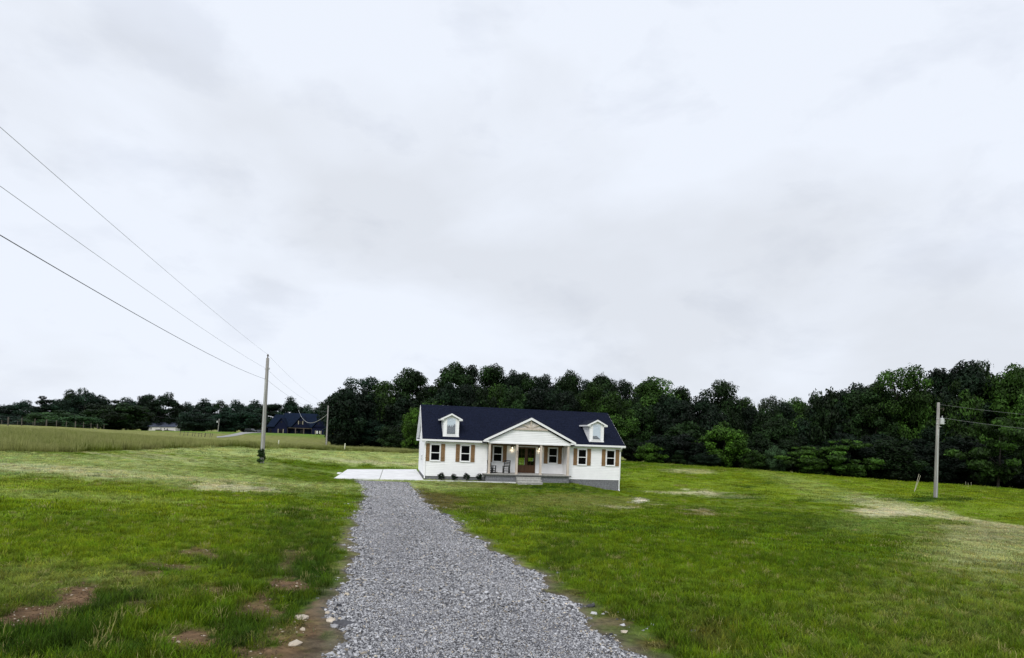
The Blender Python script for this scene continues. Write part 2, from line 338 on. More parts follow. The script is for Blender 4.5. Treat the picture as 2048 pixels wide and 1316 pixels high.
# ------------------------------------------------------------------ gravel driveway
dm = bpy.data.materials.new('crushed_stone_bed'); dm.use_nodes = True; t = dm.node_tree; b = t.nodes['Principled BSDF']
b.inputs['Roughness'].default_value = .9; b.inputs['Specular IOR Level'].default_value = .2
tc = t.nodes.new('ShaderNodeTexCoord')
vo = t.nodes.new('ShaderNodeTexVoronoi'); vo.inputs['Scale'].default_value = 60; t.links.new(tc.outputs['Object'], vo.inputs['Vector'])
vo2 = t.nodes.new('ShaderNodeTexVoronoi'); vo2.inputs['Scale'].default_value = 13; t.links.new(tc.outputs['Object'], vo2.inputs['Vector'])
sp = t.nodes.new('ShaderNodeSeparateColor'); t.links.new(vo.outputs['Color'], sp.inputs[0])
sp2 = t.nodes.new('ShaderNodeSeparateColor'); t.links.new(vo2.outputs['Color'], sp2.inputs[0])
ad = t.nodes.new('ShaderNodeMath'); ad.operation = 'ADD'; t.links.new(sp.outputs[0], ad.inputs[0]); t.links.new(sp2.outputs[0], ad.inputs[1])
cr = t.nodes.new('ShaderNodeValToRGB'); hv = t.nodes.new('ShaderNodeMath'); hv.operation = 'MULTIPLY'; hv.inputs[1].default_value = .5
t.links.new(ad.outputs[0], hv.inputs[0]); t.links.new(hv.outputs[0], cr.inputs[0])
cr.color_ramp.elements[0].position = .15; cr.color_ramp.elements[0].color = (.06,.06,.07,1)
cr.color_ramp.elements[1].position = .85; cr.color_ramp.elements[1].color = (.34,.34,.37,1)
t.links.new(cr.outputs[0], b.inputs['Base Color'])
bp = t.nodes.new('ShaderNodeBump'); bp.inputs['Strength'].default_value = 1; bp.inputs['Distance'].default_value = .03; bp.invert = True
t.links.new(vo.outputs['Distance'], bp.inputs['Height']); t.links.new(bp.outputs[0], b.inputs['Normal'])
ys = np.concatenate([np.linspace(-8, 3, 30), np.geomspace(3.2, DY1, 260)]); ts = np.linspace(0, 1, 44)
Yd, Td = np.meshgrid(ys, ts, indexing='ij')
wl = xl(Yd)-.35; wr = xr(Yd)+.35; Xd = wl+(wr-wl)*Td
sdv = drive_sd(Xd, Yd)
Zd = terrain(Xd, Yd) + np.clip(sdv/.25, -1.5, 1)*.035 + (fbm(Xd*1.7, Yd*1.7, 71, 3)-.5)*.05*np.clip(sdv, 0, 1) - .01
Zd += .04*np.clip(sdv, 0, 1)*np.exp(-((Yd-7.2+.35*Xd)/.5)**2)
nY, nT = Yd.shape; i, j = np.meshgrid(np.arange(nY-1), np.arange(nT-1), indexing='ij')
fd = np.stack([i*nT+j, i*nT+j+1, (i+1)*nT+j+1, (i+1)*nT+j], -1).reshape(-1, 4)
drive = np_mesh('gravel_driveway', np.stack([Xd, Yd, Zd], -1).reshape(-1, 3), fd, dm, kind='structure')
drive['label'] = 'grey crushed stone driveway running from the foreground to the pale concrete pad'
def surf(x, y):
    s = drive_sd(x, y)
    return terrain(x, y) + np.where(s > -.3, np.clip(s/.25, -1.5, 1)*.035 - .01, 0)

# ------------------------------------------------------------------ scattering through geometry nodes (for what nobody could count)
def scatter(name, protos, P, rot, scl, tint, pid, material, label):
    """protos: list of (verts, faces, shade); one object, each point carries its own turn, size and tint"""
    Vs, Fs, sh, part = [], [], [], []; o = 0
    for k, (v, f, s) in enumerate(protos):
        Vs.append(v); Fs += [tuple(int(i)+o for i in q) for q in f]; sh.append(s); part.append(np.full(len(v), k)); o += len(v)
    Vs.append(P); sh.append(np.zeros(len(P))); part.append(100+pid)
    Vs = np.concatenate(Vs); sh = np.concatenate(sh); part = np.concatenate(part)
    me = bpy.data.meshes.new(name); me.from_pydata(Vs.tolist(), [], Fs); me.materials.append(material)
    npre = len(Vs)-len(P)
    def att(nm, ty, data, key):
        a = me.attributes.new(nm, ty, 'POINT'); a.data.foreach_set(key, np.ascontiguousarray(data, dtype=np.int32 if ty == 'INT' else np.float32).ravel())
    pad = lambda d: np.concatenate([np.zeros((npre, d.shape[1])), d])
    att('part', 'INT', part, 'value'); att('shade', 'FLOAT', sh, 'value')
    att('turn', 'FLOAT_VECTOR', pad(rot), 'vector'); att('size', 'FLOAT_VECTOR', pad(scl), 'vector'); att('tint', 'FLOAT_VECTOR', pad(tint), 'vector')
    ob = bpy.data.objects.new(name, me); COL.objects.link(ob); tag(ob, label=label, kind='stuff')
    g = bpy.data.node_groups.new(name, 'GeometryNodeTree')
    g.interface.new_socket('Geometry', in_out='INPUT', socket_type='NodeSocketGeometry'); g.interface.new_socket('Geometry', in_out='OUTPUT', socket_type='NodeSocketGeometry')
    gi = g.nodes.new('NodeGroupInput'); go = g.nodes.new('NodeGroupOutput'); jn = g.nodes.new('GeometryNodeJoinGeometry')
    def named(nm, ty):
        q = g.nodes.new('GeometryNodeInputNamedAttribute'); q.data_type = ty; q.inputs[0].default_value = nm; return q.outputs[0]
    def sel(val):
        c = g.nodes.new('FunctionNodeCompare'); c.data_type = 'INT'; c.operation = 'EQUAL'; g.links.new(named('part', 'INT'), c.inputs[2]); c.inputs[3].default_value = val
        s = g.nodes.new('GeometryNodeSeparateGeometry'); s.domain = 'POINT'; g.links.new(gi.outputs[0], s.inputs[0]); g.links.new(c.outputs[0], s.inputs[1]); return s.outputs[0]
    for k in range(len(protos)):
        ip = g.nodes.new('GeometryNodeInstanceOnPoints'); g.links.new(sel(100+k), ip.inputs['Points']); g.links.new(sel(k), ip.inputs['Instance'])
        er = g.nodes.new('FunctionNodeEulerToRotation'); g.links.new(named('turn', 'FLOAT_VECTOR'), er.inputs[0])
        g.links.new(er.outputs[0], ip.inputs['Rotation']); g.links.new(named('size', 'FLOAT_VECTOR'), ip.inputs['Scale'])
        g.links.new(ip.outputs[0], jn.inputs[0])
    g.links.new(jn.outputs[0], go.inputs[0])
    md = ob.modifiers.new('scatter', 'NODES'); md.node_group = g
    return ob
def tuft_proto(n, rad, h0, h1, wd, lean, seed, tip=.9, curve=.5):
    r = np.random.default_rng(seed); V, Fc, S = [], [], []
    for _ in range(n):
        a = r.uniform(0, 2*np.pi); q = rad*np.sqrt(r.uniform()); bx, by = q*np.cos(a), q*np.sin(a)
        h = r.uniform(h0, h1); d = r.uniform(0, 2*np.pi); ln = r.uniform(.1, 1)*lean*h; fx, fy = np.cos(d), np.sin(d)
        px, py = -fy*wd/2, fx*wd/2; b = len(V)
        V += [(bx-px, by-py, 0), (bx+px, by+py, 0), (bx+fx*ln*curve+px*.8, by+fy*ln*curve+py*.8, h*.6), (bx+fx*ln*curve-px*.8, by+fy*ln*curve-py*.8, h*.6), (bx+fx*ln, by+fy*ln, h*(1-.25*lean*r.uniform()))]
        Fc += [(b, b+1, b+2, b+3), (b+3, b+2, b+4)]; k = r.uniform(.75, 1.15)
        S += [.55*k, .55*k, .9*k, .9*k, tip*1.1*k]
    return np.array(V), Fc, np.array(S)
def grass_mat(name, trans=.35, tipcol=None):
    m = bpy.data.materials.new(name); m.use_nodes = True; t = m.node_tree; t.nodes.clear()
    o = t.nodes.new('ShaderNodeOutputMaterial'); d = t.nodes.new('ShaderNodeBsdfPrincipled'); d.inputs['Roughness'].default_value = .7; d.inputs['Specular IOR Level'].default_value = .12
    tr = t.nodes.new('ShaderNodeBsdfTranslucent'); mx = t.nodes.new('ShaderNodeMixShader'); mx.inputs[0].default_value = trans
    a = t.nodes.new('ShaderNodeAttribute'); a.attribute_name = 'tint'; a.attribute_type = 'INSTANCER'
    s = t.nodes.new('ShaderNodeAttribute'); s.attribute_name = 'shade'
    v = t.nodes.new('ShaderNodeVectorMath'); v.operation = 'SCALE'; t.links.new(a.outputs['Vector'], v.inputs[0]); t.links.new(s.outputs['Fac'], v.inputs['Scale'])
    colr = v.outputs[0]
    if tipcol:
        mr = t.nodes.new('ShaderNodeMapRange'); mr.inputs[1].default_value = .75; mr.inputs[2].default_value = 1.0; t.links.new(s.outputs['Fac'], mr.inputs[0])
        mc = t.nodes.new('ShaderNodeMix'); mc.data_type = 'RGBA'; mc.inputs[7].default_value = (*tipcol, 1)
        t.links.new(mr.outputs[0], mc.inputs[0]); t.links.new(colr, mc.inputs[6]); colr = mc.outputs[2]
    t.links.new(colr, d.inputs['Base Color']); t.links.new(colr, tr.inputs[0])
    t.links.new(d.outputs[0], mx.inputs[1]); t.links.new(tr.outputs[0], mx.inputs[2]); t.links.new(mx.outputs[0], o.inputs[0]); return m
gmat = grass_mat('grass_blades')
PADC = [np.array(p) for p in ((-14.65, 51.96), (-7.4, 53.75), (-9.9, 68.0), (-16.6, 63.7))]
def in_house(x, y):
    dx, dy = x-HO[0], y-HO[1]; a = dx*E1[0]+dy*E1[1]; b = dx*E2[0]+dy*E2[1]
    h = (a > -.15) & (a < 18.45) & (b > -.05) & (b < 9.4); p = (a > 5.2) & (a < 13.3) & (b > -1.05) & (b < 1); s = (a > 8.0) & (a < 10.5) & (b > -2.2) & (b < 0)
    pad = (a > -7.9) & (a < .1) & (b > -1.75+.07*(a+7.5)) & (b < 13.2); walk = (a > -.2) & (a < 8.2) & (b > -1.35) & (b < -1.05)
    strip = (a > -10) & (a < -6) & (b > 3.6) & (b < 5.9)
    return h | p | s | pad | walk | strip
def sector(nn, r0, r1, a0=-52, a1=52):
    r = np.sqrt(rng.uniform(r0*r0, r1*r1, nn)); a = np.radians(rng.uniform(a0, a1, nn)); return np.sin(a)*r, np.cos(a)*r
DIRTV = np.array(DIRT)
def lawn(r0, r1, dens, protos, pid0, hs, a0=-52, a1=52):
    area = .5*math.radians(a1-a0)*(r1*r1-r0*r0); x, y = sector(int(area*dens), r0, r1, a0, a1)
    sdd = drive_sd(x, y); c = albedo(x, y)
    bare = np.clip((c[:, 0]/(c[:, 1]+1e-6)-1.02)/.25, 0, 1)            # bare soil and straw carry little grass
    keep = (sdd < -.02-.12*rng.uniform(size=len(x))) & ~in_house(x, y) & (rng.uniform(size=len(x)) > bare*.95) & (tall_d(x, y) < 1)
    x, y, c = x[keep], y[keep], c[keep]; m = len(x)
    clump = fbm(x*1.6, y*1.6, 81, 3); dk = np.clip((.075-c[:, 0])/.05, 0, 1)
    h = hs*(.55+.9*clump)*rng.uniform(.6, 1.45, m)*(1+.55*dk*(np.hypot(x, y) < 15))*(1-.6*np.clip((c[:, 0]/(c[:, 1]+1e-6)-.6)/.5, 0, 1))
    s = rng.uniform(.8, 1.3, m)
    c = c*rng.uniform(.45, 1.6, (m, 1))*np.stack([rng.uniform(.85, 1.25, m), np.ones(m), rng.uniform(.8, 1.3, m)], 1)
    dry = rng.uniform(size=m) < .03; c[dry] = np.array((.27,.25,.09))
    return (np.stack([x, y, surf(x, y)-.008], -1), np.stack([rng.normal(0, .12, m), rng.normal(0, .12, m), rng.uniform(0, 6.28, m)], -1),
            np.stack([s, s, h], -1), c*1.55, rng.integers(pid0, pid0+protos, m))
pr = [tuft_proto(34, .10, .045, .10, .0045, .8, 1), tuft_proto(26, .08, .05, .13, .005, 1.0, 2), tuft_proto(16, .05, .06, .16, .006, 1.2, 3),
      tuft_proto(70, .32, .05, .10, .011, .8, 4), tuft_proto(60, .28, .05, .12, .012, 1.0, 5),
      tuft_proto(110, 1.0, .05, .11, .035, .8, 6), tuft_proto(100, .9, .05, .13, .04, 1.0, 7)]
A_ = [lawn(2.2, 8, 190, 3, 0, .72), lawn(8, 15, 120, 3, 0, .72), lawn(15, 32, 13, 2, 3, .8), lawn(32, 62, 7, 2, 3, .9), lawn(62, 130, 1.1, 2, 5, 1.1, -46, 46)]
cat_ = [np.concatenate([q[k] for q in A_]) for k in range(5)]
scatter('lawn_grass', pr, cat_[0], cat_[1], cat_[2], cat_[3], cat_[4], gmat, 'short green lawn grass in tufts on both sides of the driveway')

# unmown meadow on the left
tallp = [tuft_proto(60, .45, .35, .75, .014, .35, 11, 1.0), tuft_proto(50, .4, .3, .65, .016, .5, 12, 1.0), tuft_proto(40, .5, .2, .5, .02, .6, 13, 1.0)]
m_ = 26000; x = rng.uniform(-75, 2, m_); tdv = 70*rng.uniform(0, 1, m_)**1.6; y = np.interp(x, TE[:, 0], TE[:, 1]) + tdv - .3
keep = (x > -.86*y-8) & (x < TE[-1, 0]); x, y, tdv = x[keep], y[keep], tdv[keep]
far = np.clip((y-70)/40, 0, 1); m_ = len(x)
h = (1.25-.75*far)*(.45+1.1*fbm(x*.35, y*.35, 91, 3))*rng.uniform(.7, 1.3, m_)
k_ = .7*np.clip((fbm(x*.12, y*.3, 92, 3)-.45)*4, 0, 1)[:, None]
c = np.array((.15,.20,.018))*(1-k_)+np.array((.33,.32,.12))*k_
c = c*rng.uniform(.55, 1.5, (m_, 1))
scatter('tall_meadow_grass', tallp, np.stack([x, y, terrain(x, y)-.02], -1), np.stack([rng.normal(0, .08, m_), rng.normal(0, .08, m_), rng.uniform(0, 6.28, m_)], -1),
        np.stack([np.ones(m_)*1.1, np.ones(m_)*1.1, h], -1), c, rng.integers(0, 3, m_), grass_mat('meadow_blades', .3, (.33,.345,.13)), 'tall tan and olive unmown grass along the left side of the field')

# loose stones of the driveway
def rock_proto(seed, flat=.6):
    r = np.random.default_rng(seed); ph = (1+5**.5)/2
    v = np.array([(-1,ph,0),(1,ph,0),(-1,-ph,0),(1,-ph,0),(0,-1,ph),(0,1,ph),(0,-1,-ph),(0,1,-ph),(ph,0,-1),(ph,0,1),(-ph,0,-1),(-ph,0,1)])/1.9
    f = [(0,11,5),(0,5,1),(0,1,7),(0,7,10),(0,10,11),(1,5,9),(5,11,4),(11,10,2),(10,7,6),(7,1,8),(3,9,4),(3,4,2),(3,2,6),(3,6,8),(3,8,9),(4,9,5),(2,4,11),(6,2,10),(8,6,7),(9,8,1)]
    v = v*r.uniform(.6, 1.25, (12, 1))*np.array([r.uniform(.8, 1.3), r.uniform(.7, 1.1), flat]); return v, f, np.ones(12)
def stones(y0, y1, dens, s0, s1):
    xa, xb = min(xl(y0), xl(y1))-1.2, max(xr(y0), xr(y1))+1.2; nn = int((xb-xa)*(y1-y0)*dens)
    x = rng.uniform(xa, xb, nn); y = rng.uniform(y0, y1, nn); s_d = drive_sd(x, y)
    keep = (s_d > 0) | ((s_d > -.8) & (rng.uniform(size=nn) < np.exp(s_d/.30)*.8)); x, y = x[keep], y[keep]; m = len(x)
    s = rng.uniform(s0, s1, m)*np.where(rng.uniform(size=m) < .04, 1.7, 1); g = rng.uniform(0, 1, m)**.9
    big = np.exp(-((y-7.2+.35*x)/.5)**2)*(rng.uniform(size=m) < .12); s = s*(1+1.2*big); edge_ = (drive_sd(x, y) < .22) & (rng.uniform(size=m) < .15); s = np.where(edge_, s*1.8, s); tr_ = np.exp(-((np.abs((x-xl(y))/(xr(y)-xl(y))-.5)-.24)/.09)**2); s = s*(1-.3*tr_); g = np.clip(g*(1-.25*(fbm(x*.9, y*.35, 75, 3)-.5))+.06*tr_, 0, 1)
    c = np.stack([.040+.50*g**1.5, .041+.50*g**1.5, .046+.515*g**1.5], 1)*rng.uniform(.9, 1.1, (m, 1))
    warm = rng.uniform(size=m) < .06; c[warm] = c[warm]*np.array([1.2, 1.05, .8])
    z = terrain(x, y)+np.clip(drive_sd(x, y)/.25, -.3, 1)*.035 - .01 + (fbm(x*1.7, y*1.7, 71, 3)-.5)*.05*np.clip(drive_sd(x, y), 0, 1) + .04*np.clip(drive_sd(x, y), 0, 1)*np.exp(-((y-7.2+.35*x)/.5)**2) + s*.12
    return np.stack([x, y, z], -1), rng.uniform(0, 6.28, (m, 3))*np.array([.08, .08, 1]), np.stack([s, s, s], -1), c, rng.integers(0, 6, m)
B_ = [stones(2.2, 8.5, 6500, .005, .011), stones(8.5, 16, 3300, .006, .014), stones(16, 30, 1200, .009, .019), stones(30, DY1-.2, 320, .015, .030)]
cat_ = [np.concatenate([q[k] for q in B_]) for k in range(5)]
scatter('gravel', [rock_proto(40+k, .55+.1*(k % 3)) for k in range(6)], cat_[0], cat_[1], cat_[2], cat_[3], cat_[4], grass_mat('crushed_stone', 0.0), 'loose grey and white crushed stone covering the driveway')

# crumbs of soil and small stones on the bare ground
x, y = sector(80000, 3.5, 14, -52, 50); c = albedo(x, y); sdd = drive_sd(x, y)
bare = np.clip((c[:, 0]/(c[:, 1]+1e-6)-1.02)/.18, 0, 1); keep = (rng.uniform(size=len(x)) < bare) & (sdd < .05); x, y, c = x[keep], y[keep], c[keep]; m = len(x)
s = rng.uniform(.004, .015, m)*np.where(rng.uniform(size=m) < .06, 2.2, 1); pale = (rng.uniform(size=m) < .12)[:, None]
scatter('soil_crumbs', [rock_proto(70+k, .6) for k in range(4)], np.stack([x, y, surf(x, y)+s*.1], -1), rng.uniform(0, 6.28, (m, 3))*np.array([.1, .1, 1]), np.stack([s, s, s], -1),
        np.where(pale, np.array([[.42, .36, .28]]), c*rng.uniform(.5, 1.3, (m, 1))), rng.integers(0, 4, m), grass_mat('soil', 0.0), 'brown soil crumbs and small stones on the bare patches beside the driveway')

# ------------------------------------------------------------------ materials of built things
M_sid = mat('white_vinyl_siding', (.90,.90,.91), .45, noise=(1.5, .04)); M_trim = mat('white_trim', (.87,.87,.88), .4)
M_sof = mat('white_soffit', (.80,.81,.83), .6)
M_shg = mat('navy_shingles', (.0075,.0105,.025), .85, noise=(12, .9, (1, 1, 1)), spec=.08)
M_shut = mat('stained_cedar', (.23,.135,.062), .7, noise=(14, .45, (1, 1, .15)))
M_post = mat('raw_pine', (.58,.50,.43), .75, noise=(10, .22, (1, 1, .12)))
M_ceil = mat('stained_porch_ceiling', (.16,.10,.05), .7, noise=(6, .3))
M_blk = mat('grey_block', (.19,.195,.21), .9, noise=(7, .35), bump=(18, .5, .02)); M_mort = mat('mortar', (.10,.10,.105), .95)
M_conc = mat('pale_new_concrete', (.72,.72,.72), .75, noise=(.8, .14)); M_step = mat('grey_concrete', (.40,.395,.37), .85, noise=(5, .25), bump=(20, .3, .01))
M_slabedge = mat('dark_slab_edge', (.12,.12,.115), .9, noise=(6, .5))
M_black = mat('black_paint', (.008,.008,.009), .45); M_door = mat('stained_mahogany', (.085,.042,.020), .45, noise=(8, .3, (1, 1, .1)))
M_dark = mat('dark_interior', (.004,.004,.005), .9)
def glass_mat(name, col, rough, ior):
    m = mat(name, col, rough); m.node_tree.nodes['Principled BSDF'].inputs['IOR'].default_value = ior; return m
M_pane = glass_mat('dark_window_glass', (.003,.003,.004), .06, 1.22)
def clear_glass(name, refl, tint=(.9, .93, .93)):
    m = bpy.data.materials.new(name); m.use_nodes = True; t = m.node_tree; t.nodes.clear()
    o = t.nodes.new('ShaderNodeOutputMaterial'); a = t.nodes.new('ShaderNodeBsdfTransparent'); a.inputs[0].default_value = (*tint, 1)
    b = t.nodes.new('ShaderNodeBsdfGlossy'); b.inputs['Roughness'].default_value = .03; x = t.nodes.new('ShaderNodeMixShader'); x.inputs[0].default_value = refl
    t.links.new(a.outputs[0], x.inputs[1]); t.links.new(b.outputs[0], x.inputs[2]); t.links.new(x.outputs[0], o.inputs[0]); return m
M_clear = clear_glass('clear_door_glass', .02); M_dglass = clear_glass('dormer_glass', .16, (.95,.98,1))
M_skyrefl = mat('painted_sky_reflection', (.75,.78,.80), .6); M_teal = mat('dim_teal_backing', (.03,.055,.06), .8)  # pale tone stands for sky mirrored in the dormer panes, teal for its dark part
M_bulb = mat('lit_bulb', (1,.9,.7), .5, emit=((1,.85,.55), 2.2))
M_pole = mat('weathered_pole', (.27,.26,.24), .9, noise=(5, .65, (2.2, 2.2, .06)), bump=(16, .4, .02)); M_wire = mat('aluminium_wire', (.22,.225,.23), .5); M_wire2 = mat('dark_cable', (.02,.022,.03), .6)
M_galv = mat('galvanised_steel', (.50,.52,.52), .5, noise=(5, .15)); M_por = mat('porcelain_insulator', (.09,.07,.06), .3)

# ------------------------------------------------------------------ the white house
L_, D_, RZ = 18.3, 9.19, 6.44
SL = (RZ-3.26)/(D_/2+.40)
house = empty('white_house', tuple(HO), YAW, label='long white sided house with navy shingle roof, two dormers and a timber posted gable porch', cat='house')
wall = MB()
T = .16
def rect(mb, a0, a1, b, z0, z1, t=T): mb.box(a0, a1, b, b+t, z0, z1)
RB = 1.30                                                   # porch wall set back
wall.box(0, 5.55, .02, .02+T, 0, 3.05); wall.box(13.1, L_, .02, .02+T, 0, 3.05)
wall.box(5.39, 5.55, .02+T, RB, 0, 3.05); wall.box(13.1, 13.26, .02+T, RB, 0, 3.05)
wall.box(5.39, 8.62, RB+.02, RB+.18, 0, 3.05); wall.box(10.42, 13.26, RB+.02, RB+.18, 0, 3.05); wall.box(8.62, 10.42, RB+.02, RB+.18, 2.80, 3.05); wall.box(8.62, 10.42, RB+.02, RB+.18, 0, .37)
wall.box(.02, .02+T, .18, D_-.18, 0, 3.05); wall.box(L_-.18, L_-.02, .18, D_-.18, 0, 3.05)
bw = D_-.18                                                 # rear wall with the glazed rear door
for a0, a1, z0, z1 in [(.02,10.44,0,3.05),(11.12,11.50,0,3.05),(12.05,L_-.02,0,3.05),(10.44,11.12,0,.58),(10.44,11.12,1.48,3.05),(11.50,12.05,0,1.15),(11.50,12.05,1.50,3.05)]:
    wall.box(a0, a1, bw, bw+.16, z0, z1)
for sgn, a in ((-1, .02), (1, L_-.18)):                     # gable ends
    wall.add([(a, 0.02, 3.05), (a, D_-.02, 3.05), (a, D_/2, RZ-.22), (a+.16, .02, 3.05), (a+.16, D_-.02, 3.05), (a+.16, D_/2, RZ-.22)], [(0,2,1),(3,4,5),(0,3,5,2),(2,5,4,1),(1,4,3,0)])
wall.build('wall', M_trim, house)
inn = MB(); inn.box(.3, L_-.3, RB+.3, D_-.3, .30, .36); inn.box(.3, L_-.3, RB+.3, D_-.3, 2.9, 2.96)
inn.build('interior_floor', M_dark, house)
il = MB()
for a0, a1, z0, z1 in [(.3,10.44,.36,2.9),(11.12,11.50,.36,2.9),(12.05,L_-.3,.36,2.9),(10.44,11.12,.36,.58),(10.44,11.12,1.48,2.9),(11.50,12.05,.36,1.15),(11.50,12.05,1.50,2.9)]: il.box(a0, a1, bw-.06, bw-.01, z0, z1)
il.build('interior_wall', M_dark, house)
sid = MB(); ex = .152
def courses(z0, z1):
    z = z0
    while z < z1-.01: yield z, min(z+ex, z1); z += ex
def sid_front(a0, a1, b, z0, z1, lim=None):
    for za, zb in courses(z0, z1):
        x0, x1, x2, x3 = a0, a1, a1, a0
        if lim:
            x0, x1 = lim(za); x3, x2 = lim(zb)
            if x1-x0 < .05: continue
            if x2 < x3: x2 = x3 = (x2+x3)/2
        sid.add([(x0, b-.045, za), (x1, b-.045, za), (x2, b-.006, zb), (x3, b-.006, zb), (x0, b, za), (x1, b, za)], [(0,1,2,3),(0,4,5,1)])
sid_front(0, 5.60, 0, 0, 3.02); sid_front(13.05, L_, 0, 0, 3.02)
sid_front(5.55, 8.55, RB, .38, 2.9); sid_front(10.49, 13.1, RB, .38, 2.9); sid_front(8.55, 10.49, RB, 2.86, 3.0)
def sid_side(a, s, z0, z1, blim):
    for za, zb in courses(z0, z1):
        b0, b1 = blim(za); b3, b2 = blim(zb)
        if b1-b0 < .05: continue
        q = [(a+s*.034, b0, za), (a+s*.034, b1, za), (a+s*.006, b2, zb), (a+s*.006, b3, zb), (a, b0, za), (a, b1, za)]
        sid.add(q, [(0,3,2,1),(0,1,5,4)] if s > 0 else [(0,1,2,3),(0,4,5,1)])
glim = lambda z: (0, D_) if z < 3.0 else (max(0, (z-3.0)/SL), min(D_, D_-(z-3.0)/SL))
sid_side(0, -1, 0, RZ-.3, glim); sid_side(L_, 1, 0, RZ-.3, glim)
sid_side(5.55, 1, .38, 2.95, lambda z: (0, RB)); sid_side(13.1, -1, .38, 2.95, lambda z: (0, RB))
PA, PZ, PS, PB = 9.33, 5.46, .50, -.83                     # porch gable: axis, apex height, slope, front plane
plim = lambda z: (PA-(PZ-.28-z)/PS*1.0, PA+(PZ-.28-z)/PS)
plim2 = lambda z: (max(5.55, plim(z)[0]), min(13.12, plim(z)[1]))
sid_front(0, 0, PB, 3.20, 4.50, plim2)
sid.build('siding', M_sid, house, kind='stuff')
pg = MB(); pg.prism([(5.57, 3.16), (13.1, 3.16), (13.1, 3.30), (PA, PZ-.24), (5.57, 3.30)], PB+.01, PB+.14); pg.build('porch_gable_wall', M_trim, house)
tr = MB()
tr.box(5.53, 13.14, PB-.07, PB+.17, 3.08, 3.20); tr.build('porch_header', M_trim, house)
for a in (0, L_):
    tr = MB()
    tr.box(a-.048, a+.09, -.055, .0, 0, 3.02) if a == 0 else tr.box(a-.09, a+.048, -.055, .0, 0, 3.02)
    tr.box(a-.048, a-.022, 0, .09, 0, 3.02) if a == 0 else tr.box(a+.022, a+.048, 0, .09, 0, 3.02)
    tr.build('corner_trim', M_trim, house)
# porch ceiling and inner beam
pc = MB(); pc.box(5.56, 13.09, PB+.17, RB-.03, 3.10, 3.14); pc.build('porch_ceiling', M_ceil, house)
pb_ = MB(); pb_.box(5.58, 13.07, RB-.14, RB-.03, 2.88, 3.09); pb_.build('porch_beam', M_ceil, house)

def roof_slope(mb, x0, x1, y0, z0, y1, z1, lim0=None, t=.13):
    mb.slab([(x0, y0, z0), (x1, y0, z0), (x1, y1, z1), (x0, y1, z1)], t)
roof = MB(); og, oe = .30, .40; ez = 3.26
roof.slab([(-og, -oe, ez-.015), (L_+og, -oe, ez-.015), (L_+og, D_/2, RZ-.015), (-og, D_/2, RZ-.015)], .16)
roof.slab([(-og, D_/2, RZ-.015), (L_+og, D_/2, RZ-.015), (L_+og, D_+oe, ez-.015), (-og, D_+oe, ez-.015)], .16)
rf = roof.build('roof', M_shg, house)
# shingle courses: each row a wedge, tabs broken by small steps
def shingles(parent, quad_fn, width_fn, nrow, name='shingles'):
    mb = MB(); r = random.Random(3)
    for i in range(nrow):
        s0, s1 = i/nrow, (i+1.08)/nrow
        xa, xb = width_fn(i/nrow); xc, xd = width_fn((i+1)/nrow)
        xa, xb = min(xa, xc) if xa > xc else xa, xb
        x = xa - r.uniform(0, .5)
        while x < xb:
            wd = r.uniform(.22, .5); x2 = min(x+wd, xb); x1_ = max(x, xa); th = r.uniform(.010, .026)
            if x2-x1_ > .02:
                p = quad_fn(x1_, s0), quad_fn(x2, s0), quad_fn(x2, s1), quad_fn(x1_, s1)
                up = Vector((0, -.03*0, th))
                mb.add([tuple(Vector(p[0])+up), tuple(Vector(p[1])+up), p[2], p[3], p[0], p[1]], [(0,1,2,3),(0,4,5,1)])
            x = x2
    return mb.build(name, M_shg, parent, kind='stuff')
slope_len = math.hypot(D_/2+oe, RZ-ez); nr = int(slope_len/.143)
shingles(rf, lambda x, s: (x, -oe+s*(D_/2+oe), ez+s*(RZ-ez)), lambda s: (-og, L_+og), nr)
cap = MB(); r = random.Random(5); x = -og
while x < L_+og:
    x2 = min(x+.28, L_+og); cap.add([(x, D_/2-.14, RZ-.075), (x2, D_/2-.14, RZ-.075), (x2, D_/2, RZ+.035), (x, D_/2, RZ+.05), (x2, D_/2+.14, RZ-.075), (x, D_/2+.14, RZ-.075)], [(0,1,2,3),(3,2,4,5)]); x = x2
cap.build('ridge_cap', M_shg, rf)
for a, s in ((-og, -1), (L_+og, 1)):
    for y0, y1 in ((-oe, D_/2), (D_+oe, D_/2)):
        fa = MB(); x0, x1 = (a-.03, a) if s < 0 else (a, a+.03)
        fa.add([(x0, y0, ez-.24), (x1, y0, ez-.24), (x1, y1, RZ-.24), (x0, y1, RZ-.24), (x0, y0, ez-.03), (x1, y0, ez-.03), (x1, y1, RZ-.03), (x0, y1, RZ-.03)],
               [(0,1,2,3),(4,7,6,5),(0,4,5,1),(1,5,6,2),(2,6,7,3),(3,7,4,0)])
        fa.build('rake_board', M_trim, rf)
for q0, q1 in ((-og, 5.1), (13.55, L_+og)): so = MB(); so.box(q0, q1, -oe+.02, -.03, ez-.24, ez-.21); so.build('soffit', M_sof, rf)
so = MB()
for a0, a1 in ((-og+.01, -.03), (L_+.03, L_+og-.01)):
    for y0, y1 in ((-oe, D_/2), (D_+oe, D_/2)):
        so.add([(a0, y0, ez-.20), (a1, y0, ez-.20), (a1, y1, RZ-.20), (a0, y1, RZ-.20)], [(0,1,2,3)])
so.box(-og-.02, .1, D_+.03, D_+oe, ez-.33, ez-.19)
so.build('gable_soffit', M_sof, rf, kind='stuff')

